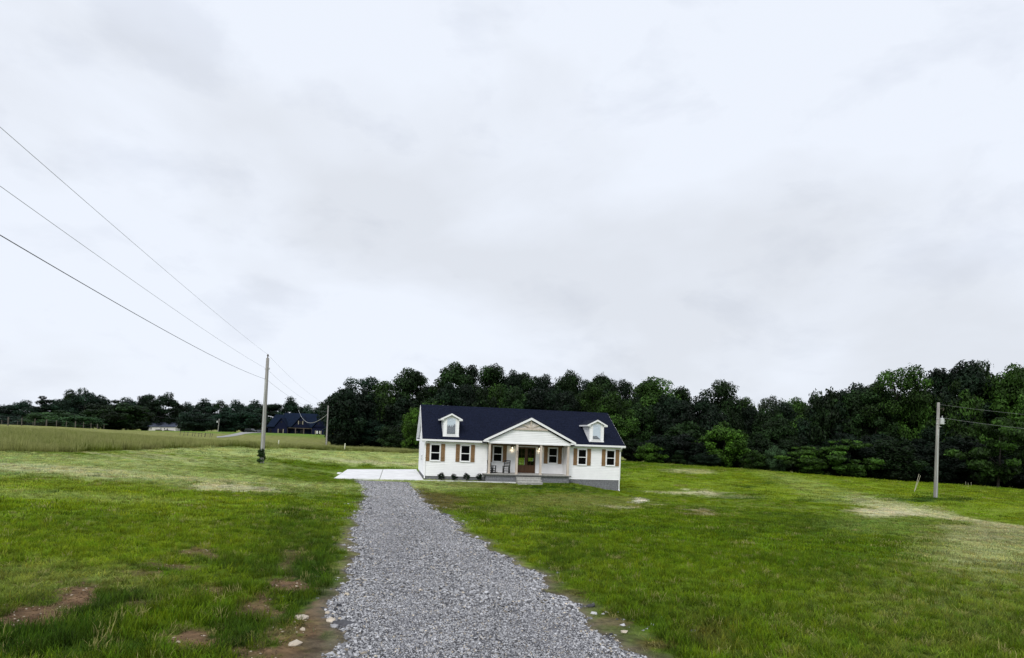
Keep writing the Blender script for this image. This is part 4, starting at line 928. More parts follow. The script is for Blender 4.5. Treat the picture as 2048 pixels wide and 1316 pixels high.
for a in [
 # far left skyline
 ('oak', 8, 816, 34, 300, TEAL, 'low dark tree at the left end of the far skyline', GF), ('airy', 50, 801, 32, 280, TEAL, 'open crowned dark tree standing above the leftmost fence posts', GF),
 ('spire', 94, 790, 13, 265, DK2, 'narrow pointed conifer like tree on the far left skyline', GF), ('oak2', 118, 800, 40, 270, TEAL, 'dark tree filling in beside the narrow pointed tree', GF),
 ('tall', 140, 786, 30, 280, DK, 'dark tree just left of the highest far left crown', GF),('airy2', 168, 778, 34, 270, TEAL2, 'highest and loosest crown of the far left skyline', GF), ('oak', 200, 796, 34, 285, TEAL, 'dark tree behind the big round tree on the left', GF),
 ('oak2', 256, 796, 38, 300, TEAL, 'flat topped dark tree right behind the big round tree', GF), ('tall2', 294, 789, 16, 295, DK2, 'slim dark tree left of the lacy crown above the small white house', GF),
 ('airy', 336, 786, 34, 290, DK2, 'wide lacy crowned tree with sky showing through above the small white house', GF), ('oak', 300, 808, 34, 330, TEAL, 'dark tree behind the roof of the small white house', GF),
 ('oak2', 375, 805, 30, 320, TEAL, 'even dark tree between the lacy tree and the rounded field tree', GF), ('oak', 408, 803, 28, 310, TEAL2, 'pale teal tree above the far lone utility pole', GF), ('tall', 440, 806, 26, 320, DK, 'dark tree just right of the far lone utility pole', GF),
 ('oak2', 474, 801, 34, 320, TEAL, 'rounded dark tree above the far parked vehicles', GF), ('oak', 512, 806, 30, 310, TEAL2, 'rounded tree left of the near left utility pole', GF), ('tall2', 545, 808, 24, 330, DK2, 'dark tree just right of the near left utility pole', GF),
 ('oak', 580, 800, 30, 330, TEAL, 'rounded tree rising over the ridge of the navy house', GF), ('oak2', 614, 810, 34, 340, TEAL2, 'low tree behind the right end of the navy house ridge', GF), ('oak', 645, 814, 30, 330, TEAL, 'low tree behind the pole beside the navy house', GF),
 ('round', 232, 803, 54, 215, DK, 'very large round dark green tree alone in front of the far left trees', None), ('round', 116, 822, 48, 200, (.036,.085,.024), 'brighter green rounded thicket tree behind the fence posts', None),
 ('round', 165, 830, 38, 195, (.030,.074,.024), 'second brighter green thicket tree right behind the fence posts', None), ('round', 74, 836, 34, 215, TEAL, 'dim low thicket tree near the leftmost fence posts', None), ('bushy', 20, 832, 36, 240, TEAL, 'low dark bushy tree in the left corner of the skyline', None),
 ('round', 393, 821, 33, 245, TEAL2, 'rounded field tree right of the small white house', None), ('bushy', 452, 824, 30, 262, TEAL, 'bushy tree behind the far lone utility pole', None), ('round', 500, 819, 36, 265, TEAL, 'rounded bushy tree behind the parked vehicles', None),
 ('bushy2', 374, 832, 16, 275, DK2, 'small dark bushy tree touching the small white house', None), ('bushy', 286, 838, 16, 262, DK2, 'small dark bush tree at the left end of the small white house', None),
 # middle wood, skyline
 ('airy2', 660, 796, 24, 210, GRY, 'pale thin leaved tree behind the utility pole by the navy house', None),
 ('tall', 692, 790, 30, 185, DK, 'dark tree at the left end of the wood', GW), ('airy', 722, 742, 42, 165, TEAL, 'open teal crowned tree near the left end of the wood', GW), ('oak', 775, 768, 44, 160, MID, 'mid green tree between the open teal crown and the peaked dark tree', GW),
 ('tall', 822, 733, 40, 150, DK, 'peaked dark tree standing left of the white house roof', GW), ('tall2', 862, 772, 26, 160, DK2, 'lower dark tree in the notch above the left end of the white house', GW),
 ('tall', 906, 721, 44, 150, DK, 'highest dark tree above the left dormer', GW), ('oak', 948, 738, 36, 152, DK2, 'dark tree right of the highest tree above the left dormer', GW), ('tall2', 984, 732, 34, 148, DK, 'dark tree over the left middle of the white house roof', GW),
 ('oak2', 1020, 742, 32, 150, DK2, 'rounded dark tree over the porch gable, left side', GW), ('tall', 1056, 741, 34, 152, DK, 'dark tree straight above the porch gable', GW), ('oak', 1092, 756, 28, 148, DK2, 'lower dark tree right of the porch gable tip', GW),
 ('oak2', 1132, 742, 42, 150, DK, 'broad dark tree over the right half of the white house roof', GW), ('tall', 1176, 756, 26, 150, DK2, 'narrow dark tree above the right dormer', GW), ('tall2', 1210, 751, 30, 148, DK, 'dark tree above the right end of the white house ridge', GW),
 ('oak', 1246, 766, 28, 150, DK2, 'lower dark tree just right of the white house roof', GW), ('oak2', 1304, 757, 58, 146, MID, 'wide domed mid green tree right of the white house', GW), ('tall2', 1362, 776, 26, 150, DK, 'dark tree on the right shoulder of the wide domed tree', GW),
 ('oak', 1436, 768, 48, 145, DK, 'domed dark tree alone on the skyline right of the wide domed tree', GW), ('tall', 1492, 790, 26, 148, MID, 'mid green tree in the low part of the skyline', GW), ('airy', 1548, 781, 32, 150, GRY, 'pale open crowned tree in the low part of the skyline', GW),
 ('oak2', 1592, 796, 36, 142, MID, 'rounded mid green tree right of the pale open crowned tree', GW), ('oak', 1640, 800, 34, 140, DK, 'low dark tree left of where the wood rises again', GW),
 ('oak2', 1700, 769, 50, 132, DK2, 'dark tree where the wood rises again towards the right', GR), ('airy', 1796, 714, 52, 122, MID, 'tall open crowned tree, left peak of the right end of the wood', GR), ('tall', 1755, 760, 34, 124, DK, 'dark tree under the left peak of the right end of the wood', GR),
 ('airy', 1856, 722, 36, 124, DK2, 'open dark tree between the two right hand peaks', GR), ('tall', 1918, 716, 50, 120, DK2, 'densest tallest tree behind the right utility pole', GR), ('oak', 1966, 734, 34, 122, DK, 'dark tree right of the tallest tree behind the right pole', GR),
 ('oak2', 2016, 733, 46, 116, MID, 'broad mid green tree at the right edge of the picture', GR), ('tall2', 2072, 728, 44, 118, DK, 'dark tree cut by the right edge of the picture', GR),
 # nearer edge of the wood
 ('round', 1450, 847, 50, 116, (.042,.098,.010), 'round bright crowned tree standing forward of the wood', None), ('small', 1302, 888, 30, 112, LIME, 'lime green bush right of the white house', None), ('small', 1352, 905, 22, 114, DK, 'dark low bush right of the lime green bush', None),
 ('small', 1505, 902, 28, 112, MID, 'low bush right of the round forward tree', None), ('small', 1552, 894, 20, 110, (.05,.10,.04), 'upright narrow pale green bush', None), ('spread', 1618, 893, 46, 108, (.042,.095,.010), 'wide flat topped bush in the middle of the wood edge', None),
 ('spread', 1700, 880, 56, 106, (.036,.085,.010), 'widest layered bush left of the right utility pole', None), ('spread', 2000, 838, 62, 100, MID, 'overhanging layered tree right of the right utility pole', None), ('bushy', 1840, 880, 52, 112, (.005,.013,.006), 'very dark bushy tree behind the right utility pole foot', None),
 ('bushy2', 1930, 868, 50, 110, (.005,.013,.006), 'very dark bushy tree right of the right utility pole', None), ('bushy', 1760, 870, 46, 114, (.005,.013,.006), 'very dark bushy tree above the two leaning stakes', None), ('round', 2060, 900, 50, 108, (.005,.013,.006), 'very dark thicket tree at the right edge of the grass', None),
 ('bushy', 826, 817, 24, 98, LIME, 'lime green bushy tree against the left end of the white house', None), ('bushy2', 790, 850, 30, 122, DK, 'dark bushy tree left of the lime green one', None), ('bushy', 746, 842, 36, 140, TEAL, 'dim bushy tree at the foot of the wood left of the white house', None),
 ('small', 722, 850, 24, 160, MID, 'mid green bush at the left foot of the wood', None), ('bushy2', 700, 830, 26, 175, TEAL, 'dim bushy tree behind the thin leaning utility pole', None),
 ('bushy', 1560, 838, 40, 124, DK, 'dark bushy tree behind the upright pale bush', None), ('bushy2', 1375, 838, 44, 128, DK, 'dark bushy tree left of the round forward tree', None), ('round', 1415, 905, 26, 112, DK2, 'dark low thicket at the left foot of the round forward tree', None)]:
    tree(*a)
# inner trees of the wood: only scraps of them show between the ones in front
for k in range(56):
    u = 690+k*26+random.uniform(-9, 9); yy = 136+random.uniform(-6, 10)-(14 if u > 1650 else 0); vt = (782 if u < 1250 else 800 if u < 1420 else 815 if u < 1650 else 785)+random.uniform(-14, 14)
    tree(random.choice(['bushy', 'bushy2', 'oak', 'round']), u, vt, random.uniform(34, 46), yy, random.choice([DK, DK2, DK2, MID]), 'dark tree inside the wood, only scraps of it showing between the edge trees', 'inner trees of the wood')
LOWL = ['low dark tree, ' + q for q in ['hidden behind the left end of the white house', 'hidden behind the left dormer', 'hidden behind the left part of the white house roof', 'hidden behind the roof left of the porch gable',
  'hidden behind the porch gable', 'hidden behind the roof right of the porch gable', 'hidden behind the right dormer', 'just past the right roof corner of the white house', 'directly behind the lime green bush', 'just right of the lime green bush',
  'left of the round forward tree', 'directly behind the round forward tree', 'just right of the round forward tree', 'left of the upright pale bush', 'right of the upright pale bush', 'behind the wide flat topped bush',
  'between the flat topped and the widest layered bush', 'behind the widest layered bush', 'left of the two leaning stakes', 'just left of the right utility pole', 'just right of the right utility pole', 'behind the three dry stalks', 'under the overhanging layered tree', 'at the right edge of the picture']]
for k in range(24):
    u = 850+k*52+random.uniform(-9, 9); yy = 118+random.uniform(-4, 4)-(8 if u > 1650 else 0); vt = 872+random.uniform(-16, 14)+(u-1250)*.02
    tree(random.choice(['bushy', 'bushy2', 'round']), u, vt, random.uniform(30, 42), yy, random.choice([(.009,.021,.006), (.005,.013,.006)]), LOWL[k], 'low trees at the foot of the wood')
for k in range(20):
    u = -20+k*35+random.uniform(-9, 9)
    tree(random.choice(['bushy', 'bushy2', 'oak']), u, 828+random.uniform(-7, 7)+u*.012, random.uniform(20, 28), 330+random.uniform(0, 15), random.choice([TEAL, DK2, TEAL2]), 'dim tree low in the far left tree line, seen through gaps', 'low trees of the far skyline')

# four young shrubs in front of the left wall
me_s, _c = crown_mesh('shrub_leaves', 31, .62, .26, .06, 22, .10, .035, 60); st_s = MB()
for k in range(6): st_s.tube([(0, 0, -.05), (.1*math.cos(k), .1*math.sin(k), .3), (.16*math.cos(k), .16*math.sin(k), .6)], [.012, .008, .004], 5)
me_t = bpy.data.meshes.new('shrub_stems'); me_t.from_pydata(st_s.v, [], st_s.f); me_t.materials.append(M_bark)
for i, (a, lb) in enumerate(((1.50, 'under the leftmost window'), (2.62, 'between the two left windows'), (3.72, 'under the second window'), (4.85, 'nearest the porch'))):
    p = hw(a, -.55, 0); e = empty('shrub', (p[0], p[1], tz(p[0], p[1])-.02), i*1.3, label='small dark green shrub at the foot of the white wall, ' + lb, cat='shrub', group='young shrubs in front of the house')
    e.scale = (1.05, 1.05, random.uniform(.95, 1.2))
    for nm, me_ in (('foliage', me_s), ('stem', me_t)):
        o = bpy.data.objects.new(nm, me_); COL.objects.link(o); o.parent = e; o.color = (.007,.016,.008, 1)

# ------------------------------------------------------------------ utility poles and wires
def cable(name, p, q, sag, r, m_, label, group=None, n=24, parent=None):
    p, q = Vector(p), Vector(q); pts = [p.lerp(q, k/n)-Vector((0, 0, 4*sag*(k/n)*(1-k/n))) for k in range(n+1)]
    mb = MB(); mb.tube(pts, r, 5); return mb.build(name, m_, parent, label=label, cat=None if parent else 'wire', group=group)
def pole(name, base, top, r0, r1, label, arms=()):
    b, t_ = Vector(base), Vector(top); e = empty(name, tuple(b), 0, label=label, cat='utility pole')
    m = MB(); d = t_-b; m.tube([-d*.08, d*.02, d*.3, d*.6, d], [r0*1.05, r0, r0*.93, (r0+r1)/2, r1], 12); m.build('shaft', M_pole, e, smooth=True); return e, d
bL = pt(523.5, 925, 55); bL[2] = tz(bL[0], bL[1]); tL = pt(535.5, 716, 55)
pL, dL = pole('utility_pole', bL, tL, .19, .13, 'tall weathered grey utility pole with vines at its foot, left of the driveway')
up = dL.normalized()
m = MB(); m.tube([dL, dL+up*.16], .05, 8); m.tube([dL+up*.16, dL+up*.22, dL+up*.34], [.075, .085, .05], 10); m.build('insulator', M_por, pL, smooth=True)
a2 = dL - up*1.0
m = MB(); m.bar(a2+Vector((-.22, 0, 0)), a2+Vector((.22, 0, 0)), .05); m.tube([a2+Vector((.2, 0, 0)), a2+Vector((.2, 0, .14))], .045, 8); m.build('bracket', M_galv, pL)
a3 = dL - up*1.9
m = MB(); m.bar(a3+Vector((-.17, -.02, 0)), a3+Vector((.15, -.02, 0)), .06); m.build('bracket', M_galv, pL)
m = MB(); m.tube([dL*.0+Vector((-.02, -.19, 0)), dL*.5+Vector((-.02, -.165, 0)), dL*.80+Vector((-.02, -.14, 0))], .035, 6); m.build('conduit', M_galv, pL)
# vines
vm, vc = crown_mesh('vine_leaves', 33, 1.35, .30, .02, 30, .13, .05, 90); e = empty('climbing_vine', tuple(bL-np.array([.0, .1, .05])), 0, label='dark green vines climbing the foot of the tall left utility pole', cat='vine')
o = bpy.data.objects.new('foliage', vm); COL.objects.link(o); o.parent = e; o.color = (.016,.036,.008, 1)
vs_ = MB(); [vs_.tube([(.05*k, -.05, 0), (.1*math.cos(k*2), -.12, .5), (.04*k-.1, -.1, 1.2)], .012, 5) for k in range(4)]; vs_.build('stem', M_bark, e)
TL = Vector(bL)+dL
GWR = 'wires running from the left pole over the viewpoint'
nb = Vector((-2.6, -14, 0)); nz = tz(nb.x, nb.y)
TP = [pt(0, 254, 12), pt(0, 372, 12), pt(0, 470, 12)]
def solve(p0, thru, sag):
    """far end so that the sagging wire passes through the point, at the next pole (y = -14)"""
    p0 = np.array(p0); thru = np.array(thru); s = (p0[1]-thru[1])/(p0[1]+14.0)
    x = p0[0]+(thru[0]-p0[0])/s; z = (thru[2]+4*sag*s*(1-s)-p0[2]*(1-s))/s; return (x, -14.0, z)
cable('overhead_wire', TL+up*.30, solve(TL+up*.30, TP[0], .35), .35, .0055, M_wire, 'highest wire from the tip of the left pole to the top left of the picture', GWR, 60)
q2 = Vector(bL)+a2; cable('overhead_wire', q2, solve(q2, TP[1], .45), .45, .0055, M_wire, 'middle thin wire crossing the left sky to the left pole', GWR, 60)
q3 = Vector(bL)+a3; cable('overhead_wire', q3, solve(q3, TP[2], .75), .75, .010, M_wire2, 'lowest and thickest dark cable crossing the left sky to the left pole', GWR, 60)
# second pole by the navy house
b2 = pt(652, 901, 97); b2[2] = tz(b2[0], b2[1]); t2_ = pt(656.5, 811, 97)
p2, d2 = pole('utility_pole', b2, t2_, .13, .09, 'slim grey utility pole at the meadow edge in front of the navy house')
GB = 'wires between the left pole and the pole by the navy house'
T2 = Vector(b2)+d2
cable('overhead_wire', TL+up*.30, T2, .5, .006, M_wire, 'upper wire from the left pole down to the pole by the navy house', GB)
cable('overhead_wire', q2, T2-Vector((0, 0, .5)), .7, .006, M_wire, 'middle wire from the left pole down to the pole by the navy house', GB)
cable('overhead_wire', q3, T2-Vector((0, 0, 1.0)), .7, .009, M_wire, 'lower cable from the left pole down to the pole by the navy house', GB)
cable('service_wire', T2-Vector((0, 0, 1.3)), pt(597, 820, 236), 2.9, .035, M_galv, 'pale slack service cable looping from the slim pole to the navy house roof')
b3 = pt(695.5, 873, 156); b3[2] = tz(b3[0], b3[1]); t3 = pt(700, 822, 156)
p3, d3 = pole('utility_pole', b3, t3, .15, .12, 'leaning distant utility pole with a small transformer at the left end of the wood')
m = MB(); q = d3*.80+Vector((-.35, -.1, 0)); m.tube([q, q+Vector((0, 0, .9))], .28, 10); m.build('transformer', M_galv, p3)
b4 = pt(435.5, 866, 232); b4[2] = tz(b4[0], b4[1]); t4 = pt(438.5, 837.5, 232)
p4, d4 = pole('utility_pole', b4, t4, .15, .11, 'short looking distant utility pole right of the small white house')
m = MB(); m.box(-.5, -.1, -.3, .0, d4.z*.72, d4.z*.85); m.build('transformer', M_galv, p4)
cable('overhead_wire', pt(438, 839, 232), pt(270, 824, 262), 1.2, .035, M_wire2, 'faint wire in front of the far trees above the small white house')
# right pole
b5 = pt(1871, 995, 62); b5[2] = tz(b5[0], b5[1]); t5 = pt(1877, 805, 62)
p5, d5 = pole('utility_pole', b5, t5, .185, .125, 'pale weathered utility pole with a transformer in the right field')
u5 = d5.normalized(); T5 = Vector(b5)+d5
ct = d5*.80+Vector((.36, -.05, 0))
m = MB(); m.tube([ct+Vector((0, 0, -.28)), ct+Vector((0, 0, -.24)), ct+Vector((0, 0, .22)), ct+Vector((0, 0, .28))], [.17, .20, .20, .21], 14); m.tube([ct+Vector((0, 0, .28)), ct+Vector((0, 0, .34))], [.21, .10], 14)
tf = m.build('transformer', M_galv, p5, smooth=False)
m = MB(); m.tube([ct+Vector((.02, 0, .33)), ct+Vector((.02, 0, .58))], .04, 8); m.build('bushing', M_galv, tf)
m = MB()
for z in (-.14, .08): m.bar(ct+Vector((.18, 0, z)), ct+Vector((.32, 0, z-.02)), .05); m.bar(ct+Vector((-.18, .03, z)), ct+Vector((-.30, .05, z)), .06)
m.build('bracket', M_galv, tf)
m = MB(); q = d5*.935; m.bar(q, q+Vector((.45, 0, 0)), .035); m.tube([q+Vector((.48, 0, -.2)), q+Vector((.56, 0, -.02)), q+Vector((.48, 0, .12))], .03, 6); m.build('cutout_fuse', M_por, p5)
for fz_, s in ((.775, -1), (.745, 1), (.83, -1)):
    q = d5*fz_; m = MB(); m.bar(q+Vector((0, -.14, 0)), q+Vector((s*.24, -.14, .02)), .04); m.build('step_bolt', M_galv, p5)
m = MB(); m.tube([Vector((-.03, -.2, 0)), d5*.4+Vector((-.03, -.18, 0)), d5*.72+Vector((-.03, -.155, 0))], .032, 6); m.build('conduit', M_galv, p5)
GC = 'wires leaving the right pole'
cable('overhead_wire', T5-u5*.18, pt(2330, 842, 74), .45, .010, M_wire, 'upper pale wire from the top of the right pole to the right edge', GC)
cable('overhead_wire', Vector(b5)+d5*.845, pt(2330, 872, 74), .5, .013, M_wire, 'lower pale wire from above the transformer to the right edge', GC)
# ------------------------------------------------------------------ stakes, markers
M_stk = mat('pale_stake', (.50,.47,.36), .8); M_pvc = mat('white_marker', (.75,.75,.62), .6)
def stick(name, p, q, r, m_, label, cat, group=None):
    p = Vector(p); q = Vector(q); e = MB(); e.tube([(0, 0, 0), tuple(q-p)], [r, r*.8], 7); o = e.build(name, m_, None, label=label, cat=cat, group=group); o.location = p; return o
GS = 'leaning stakes in the right field'
ps_ = at(1828, 984); stick('wooden_stake', ps_-np.array([0, 0, .1]), pt(1838, 948, ps_[1]), .026, M_stk, 'taller of two pale stakes leaning right, beside the right utility pole', 'stake', GS)
ps_ = at(1829.5, 981); stick('wooden_stake', ps_-np.array([0, 0, .1]), pt(1841, 951, ps_[1]), .022, M_stk, 'shorter of two pale stakes leaning right, beside the right utility pole', 'stake', GS)
for u, v, v1, lb in ((557, 897, 880, 'white boundary marker post between the two left poles'), (689.5, 902, 886.5, 'slightly leaning white marker post left of the concrete pad')):
    q = at(u-.8, v); q = pt(u-.8, v, min(q[1], 92)); q[2] = tz(q[0], q[1]); stick('marker_post', q-np.array([0, 0, .1]), pt(u+.8, v1, q[1]), .075, M_pvc, lb, 'marker post', 'white marker posts at the meadow edge')
q = pt(661, 873, 238); q[2] = tz(q[0], q[1]); m = MB(); m.box(-.25, .25, -.2, .2, 0, 1.0); m.prism([(-.28, 1.0), (.28, 1.0), (.2, 1.25), (-.2, 1.25)], -.23, .23); o = m.build('utility_pedestal', M_pvc, None, label='white utility pedestal just right of the navy house', cat='pedestal'); o.location = q
GD = 'dry stalks on the right crest'
for u, v, v1 in ((1932, 973, 963), (1937, 974, 965), (1943, 974, 964)):
    q = pt(u, v, 93); q[2] = tz(q[0], q[1])-.05; stick('dry_stalk', q, pt(u-.8, v1, 93), .02, M_stk, '%s of three thin dry stalks against the dark wood on the right crest' % {1932: 'leftmost', 1937: 'middle', 1943: 'rightmost'}[u], 'stalk', GD)
# ------------------------------------------------------------------ wire fence on the left crest
M_fp = mat('old_fence_post', (.10,.09,.075), .9)
def fence(posts, label, r, h, wires=True):
    o0 = posts[0]; e = empty('wire_fence', tuple(o0), 0, label=label, cat='fence'); P3 = []
    for k, p in enumerate(posts):
        q = Vector(p)-Vector(o0); m = MB(); rr_ = r*(1.5 if k % 3 == 1 else 1); hh = h*random.uniform(.92, 1.08); m.tube([q-Vector((0, 0, .3)), q+Vector((random.uniform(-.05, .05), 0, hh))], [rr_, rr_*.9], 7); m.build('fence_post', M_fp, e); P3.append(q)
    if wires:
        for z in (.35, .7, 1.05):
            m = MB()
            for p, q in zip(P3[:-1], P3[1:]): m.bar(p+Vector((0, 0, z*h/1.3)), q+Vector((0, 0, z*h/1.3)), .010)
            m.build('fence_wire', M_wire, e)
def gp(u, y):
    p = pt(u, 850, y); return np.array([p[0], p[1], tz(p[0], p[1])])
fence([gp(u, y) for u, y in ((-14,112),(16,116),(43.5,120),(69.5,124),(92.6,129),(113,134),(132.5,139),(151,144),(167,150),(182,155),(195,161),(208,167))], 'wire fence of dark wooden posts along the crest of the left meadow', .085, 1.5)
fence([gp(u, y) for u, y in ((-28,150),(3.3,152),(35,155),(66,158),(92,162))], 'second fainter wire fence behind the first on the left crest', .06, 1.4)
e0 = at(424, 880); 
gp2 = [(360.3,878,872.5),(368,879,873),(375.6,880,874),(385.5,880,872.5),(390,881,873.5),(397.5,880.5,871.5),(403.5,880.5,871),(410.4,880,869.5),(420.7,879.5,869.5),(423.5,878.5,868.5)]
e = empty('wooden_fence', tuple(gp(390, 128)), 0, label='short crooked wooden pole fence in the grass left of the far driveway', cat='fence'); prev = None
for k, (u, v, v1) in enumerate(gp2):
    b_ = Vector(gp(u, 128)); t__ = Vector(pt(u+(2 if k == 9 else .3), v1, 128)); t__.z = max(t__.z, b_.z+.85); m = MB(); o_ = Vector(e.location); m.tube([b_-o_-Vector((0, 0, .2)), t__-o_], .05 if k not in (7,) else .09, 6); m.build('fence_post', M_fp, e)
    if prev is not None and k != 7: m = MB(); m.bar(prev-o_, t__-o_-Vector((0, 0, .15)), .06); m.build('rail', M_fp, e)
    prev = t__-Vector((0, 0, .15))

# ------------------------------------------------------------------ navy farmhouse far left
M_nav = mat('navy_siding', (.006,.009,.028), .8, noise=(1.2, .2), spec=.1); M_nroof = mat('dark_navy_roof', (.005,.011,.027), .8, noise=(1.5, .35), spec=.08); M_wood2 = mat('tan_timber', (.12,.095,.08), .7); M_tan = mat('tan_shutter', (.30,.27,.20), .7)
nh = pt(533, 869, 238); nz_ = min(tz(nh[0], nh[1]), nh[2]+.3); nyaw = math.atan2(1, 30)
navy = empty('navy_farmhouse', (nh[0], nh[1], nh[2]-.1), -.02, label='large navy blue farmhouse with three front gables and timber posts on the far hill', cat='house')
k = 238/F                                                     # metres per pixel of the photograph at that distance
X_ = lambda u: (u-533)*k
fl = 868.3
Zv = lambda u, v: (869+.0385*(u-533)-v)*k
m = MB(); m.box(X_(534.5), X_(549), .5, 8, -1.5, Zv(540, 853)); m.box(X_(549), X_(574), -.2, 9, -1.5, Zv(560, 853)); m.box(X_(574), X_(624), 2.4, 9, -1.5, Zv(600, 852)); m.box(X_(624), X_(651), -.2, 9, -1.5, Zv(638, 853)); m.build('wall', M_nav, navy)
m = MB(); ev = Zv(560, 852.5); rz_ = Zv(600, 825.5)
m.slab([(X_(556), .6, ev+.3), (X_(657), .6, ev+.3), (X_(653), 6.0, rz_), (X_(556), 6.0, rz_)], .2); m.slab([(X_(556), 6.0, rz_), (X_(653), 6.0, rz_), (X_(657), 11.0, ev), (X_(556), 11.0, ev)], .2)
m.slab([(X_(532), -.1, ev-.1), (X_(557), -.1, ev-.1), (X_(557), 5.0, Zv(540, 827.5)), (X_(539), 5.0, Zv(540, 827.5))], .2); m.slab([(X_(539), 5.0, Zv(540, 827.5)), (X_(557), 5.0, Zv(540, 827.5)), (X_(557), 9.6, ev), (X_(532), 9.6, ev)], .2)
m.slab([(X_(573), .2, ev-.05), (X_(625), .2, ev-.05), (X_(625), 2.5, ev+1.2), (X_(573), 2.5, ev+1.2)], .15)
nr_o = m.build('roof', M_nroof, navy)
def ngable(uc, uf0, uf1, va, yf, yb):
    zc = Zv(uc, va); z0 = ev-.05; m = MB()
    for uf in (uf0, uf1):
        q = [(X_(uf), yf-.4, z0), (X_(uc), yf-.4, zc), (X_(uc), yb, zc), (X_(uf), yb-1.5, z0)]
        if uf > uc: q = [q[1], q[0], q[3], q[2]]
        m.slab(q, .16)
    g_ = m.build('gable_roof', M_nroof, navy)
    m = MB(); m.prism([(X_(uf0)+.3, z0-.1), (X_(uf1)-.3, z0-.1), (X_(uc), zc-.25)], yf, yf+.15); m.build('gable_wall', M_nav, navy)
    return g_
ngable(562.5, 548.5, 576.5, 834.5, -.2, 5.0); ngable(601, 581.5, 620.5, 832.3, .1, 5.6); ngable(638, 623.5, 652.5, 837.8, -.2, 4.6)
M_win2 = mat('black_glass_far', (.004,.004,.006), .2); M_blw = mat('pale_far_blind', (.62,.62,.58), .6)
def nwin(u0, u1, v0, v1, y, shut=True, blind=False, cols=1):
    m = MB(); z0, z1 = Zv(u0, v1), Zv(u0, v0); x0, x1 = X_(u0), X_(u1)
    m.box(x0-.06, x0, y-.08, y, z0, z1); m.box(x1, x1+.06, y-.08, y, z0, z1); m.box(x0, x1, y-.08, y, z1, z1+.06); m.box(x0, x1, y-.08, y, z0-.06, z0)
    w_ = m.build('window', M_nav, navy)
    m = MB(); m.box(x0, x1, y-.04, y-.02, z0, z1); m.build('pane', M_win2, w_)
    if blind:
        for p0, p1 in ((x0+.05, x0+(x1-x0)*.42), (x0+(x1-x0)*.72, x1-.03)):
            m = MB(); m.box(p0, p1, y-.05, y-.045, z0+(z1-z0)*.3, z1-.05); m.build('blind_or_reflection', M_blw, w_)
    if shut:
        for s in (x0-.42, x1+.1): m = MB(); m.box(s, s+.30, y-.09, y-.01, z0-.05, z1+.05); m.build('shutter', M_tan, w_)
nwin(558, 565.5, 857.5, 867, -.2); nwin(597.5, 603.5, 841.5, 848, .1); nwin(633, 641.5, 861, 869, -.2, blind=True); nwin(537.5, 542, 857, 865, .5, shut=False); nwin(587, 591, 861, 868, 2.4, shut=False)
m = MB(); m.box(X_(596.3), X_(604.5), 2.3, 2.39, .05, 2.4); dd = m.build('door', mat('dark_stained_door', (.045,.03,.02), .5), navy); 
for p0, p1 in ((597, 600.1), (600.7, 603.8)): m = MB(); m.box(X_(p0), X_(p1), 2.27, 2.295, .8, 2.2); m.build('pane', M_win2, dd)
m = MB(); m.box(X_(573.5), X_(624), .3, .5, Zv(600, 856.5)-.0, Zv(600, 855)); m.build('porch_beam', M_wood2, navy)
for u in (574, 590.2, 607, 623.5): m = MB(); m.box(X_(u)-.13, X_(u)+.13, .27, .53, -.6, Zv(600, 856.6)); m.build('porch_post', M_wood2, navy)
m = MB(); m.box(X_(574), X_(624), -.1, 2.4, -1.2, .0); m.build('porch_floor', M_step, navy)
for u, v in ((562.5, 843.5), (637, 847.5)): m = MB(); m.box(X_(u)-.28, X_(u)+.28, -.24, -.21, Zv(u, v)-.3, Zv(u, v)+.3); m.build('gable_vent', M_win2, navy)

# ------------------------------------------------------------------ small white far house
k2 = 285/F; wh = pt(295, 861.8, 285)
farh = empty('small_white_house', tuple(wh), 0, label='small white single storey house with slate blue roof on the far left crest', cat='house')
X2 = lambda u: (u-295)*k2
Z2 = lambda u, v: (861.8+.0385*(u-295)-v)*k2
M_wht = mat('off_white_siding', (.62,.61,.58), .7, noise=(.8, .06)); M_sl = mat('slate_blue_roof', (.060,.072,.110), .7, noise=(1.5, .2))
m = MB(); m.box(X2(295.5), X2(350.5), 0, 6.5, -1.5, Z2(320, 853.5)); z_ = Z2(350, 853.5); m.add([(X2(350.5), 0, z_), (X2(350.5), 6.5, z_), (X2(350.5), 3.25, Z2(350, 846))], [(0,1,2)]); m.build('wall', M_wht, farh)
m = MB(); m.slab([(X2(294.8), -.4, Z2(300, 852.9)), (X2(351.5), -.4, Z2(350, 853.1)), (X2(353.5), 3.25, Z2(350, 845.2)), (X2(297), 3.25, Z2(300, 844.2))], .15); m.slab([(X2(297), 3.25, Z2(300, 844.2)), (X2(353.5), 3.25, Z2(350, 845.2)), (X2(352), 7, Z2(350, 853.5)), (X2(295), 7, Z2(300, 853.5))], .15); m.build('roof', M_sl, farh)
m = MB(); m.add([(X2(350.3), -.38, Z2(350, 854.8)), (X2(352.5), -.38, Z2(350, 854.0)), (X2(354), 3.25, Z2(350, 845)), (X2(353), 3.25, Z2(350, 846))], [(0,1,2,3)]); m.build('rake_board', M_trim, farh)
for u0, u1, v0, v1 in ((300.9, 303, 854.6, 859), (320.8, 322.6, 855.2, 858), (328.1, 329.9, 855.8, 859), (333.3, 335.4, 856.5, 860)):
    m = MB(); x0, x1, z0, z1 = X2(u0), X2(u1), Z2(u0, v1), Z2(u0, v0); m.box(x0-.05, x0, -.06, 0, z0, z1); m.box(x1, x1+.05, -.06, 0, z0, z1); m.box(x0, x1, -.06, 0, z1, z1+.05); m.box(x0, x1, -.06, 0, z0-.05, z0); w_ = m.build('window', M_trim, farh)
    m = MB(); m.box(x0, x1, -.03, -.01, z0, z1); m.build('pane', M_win2, w_)
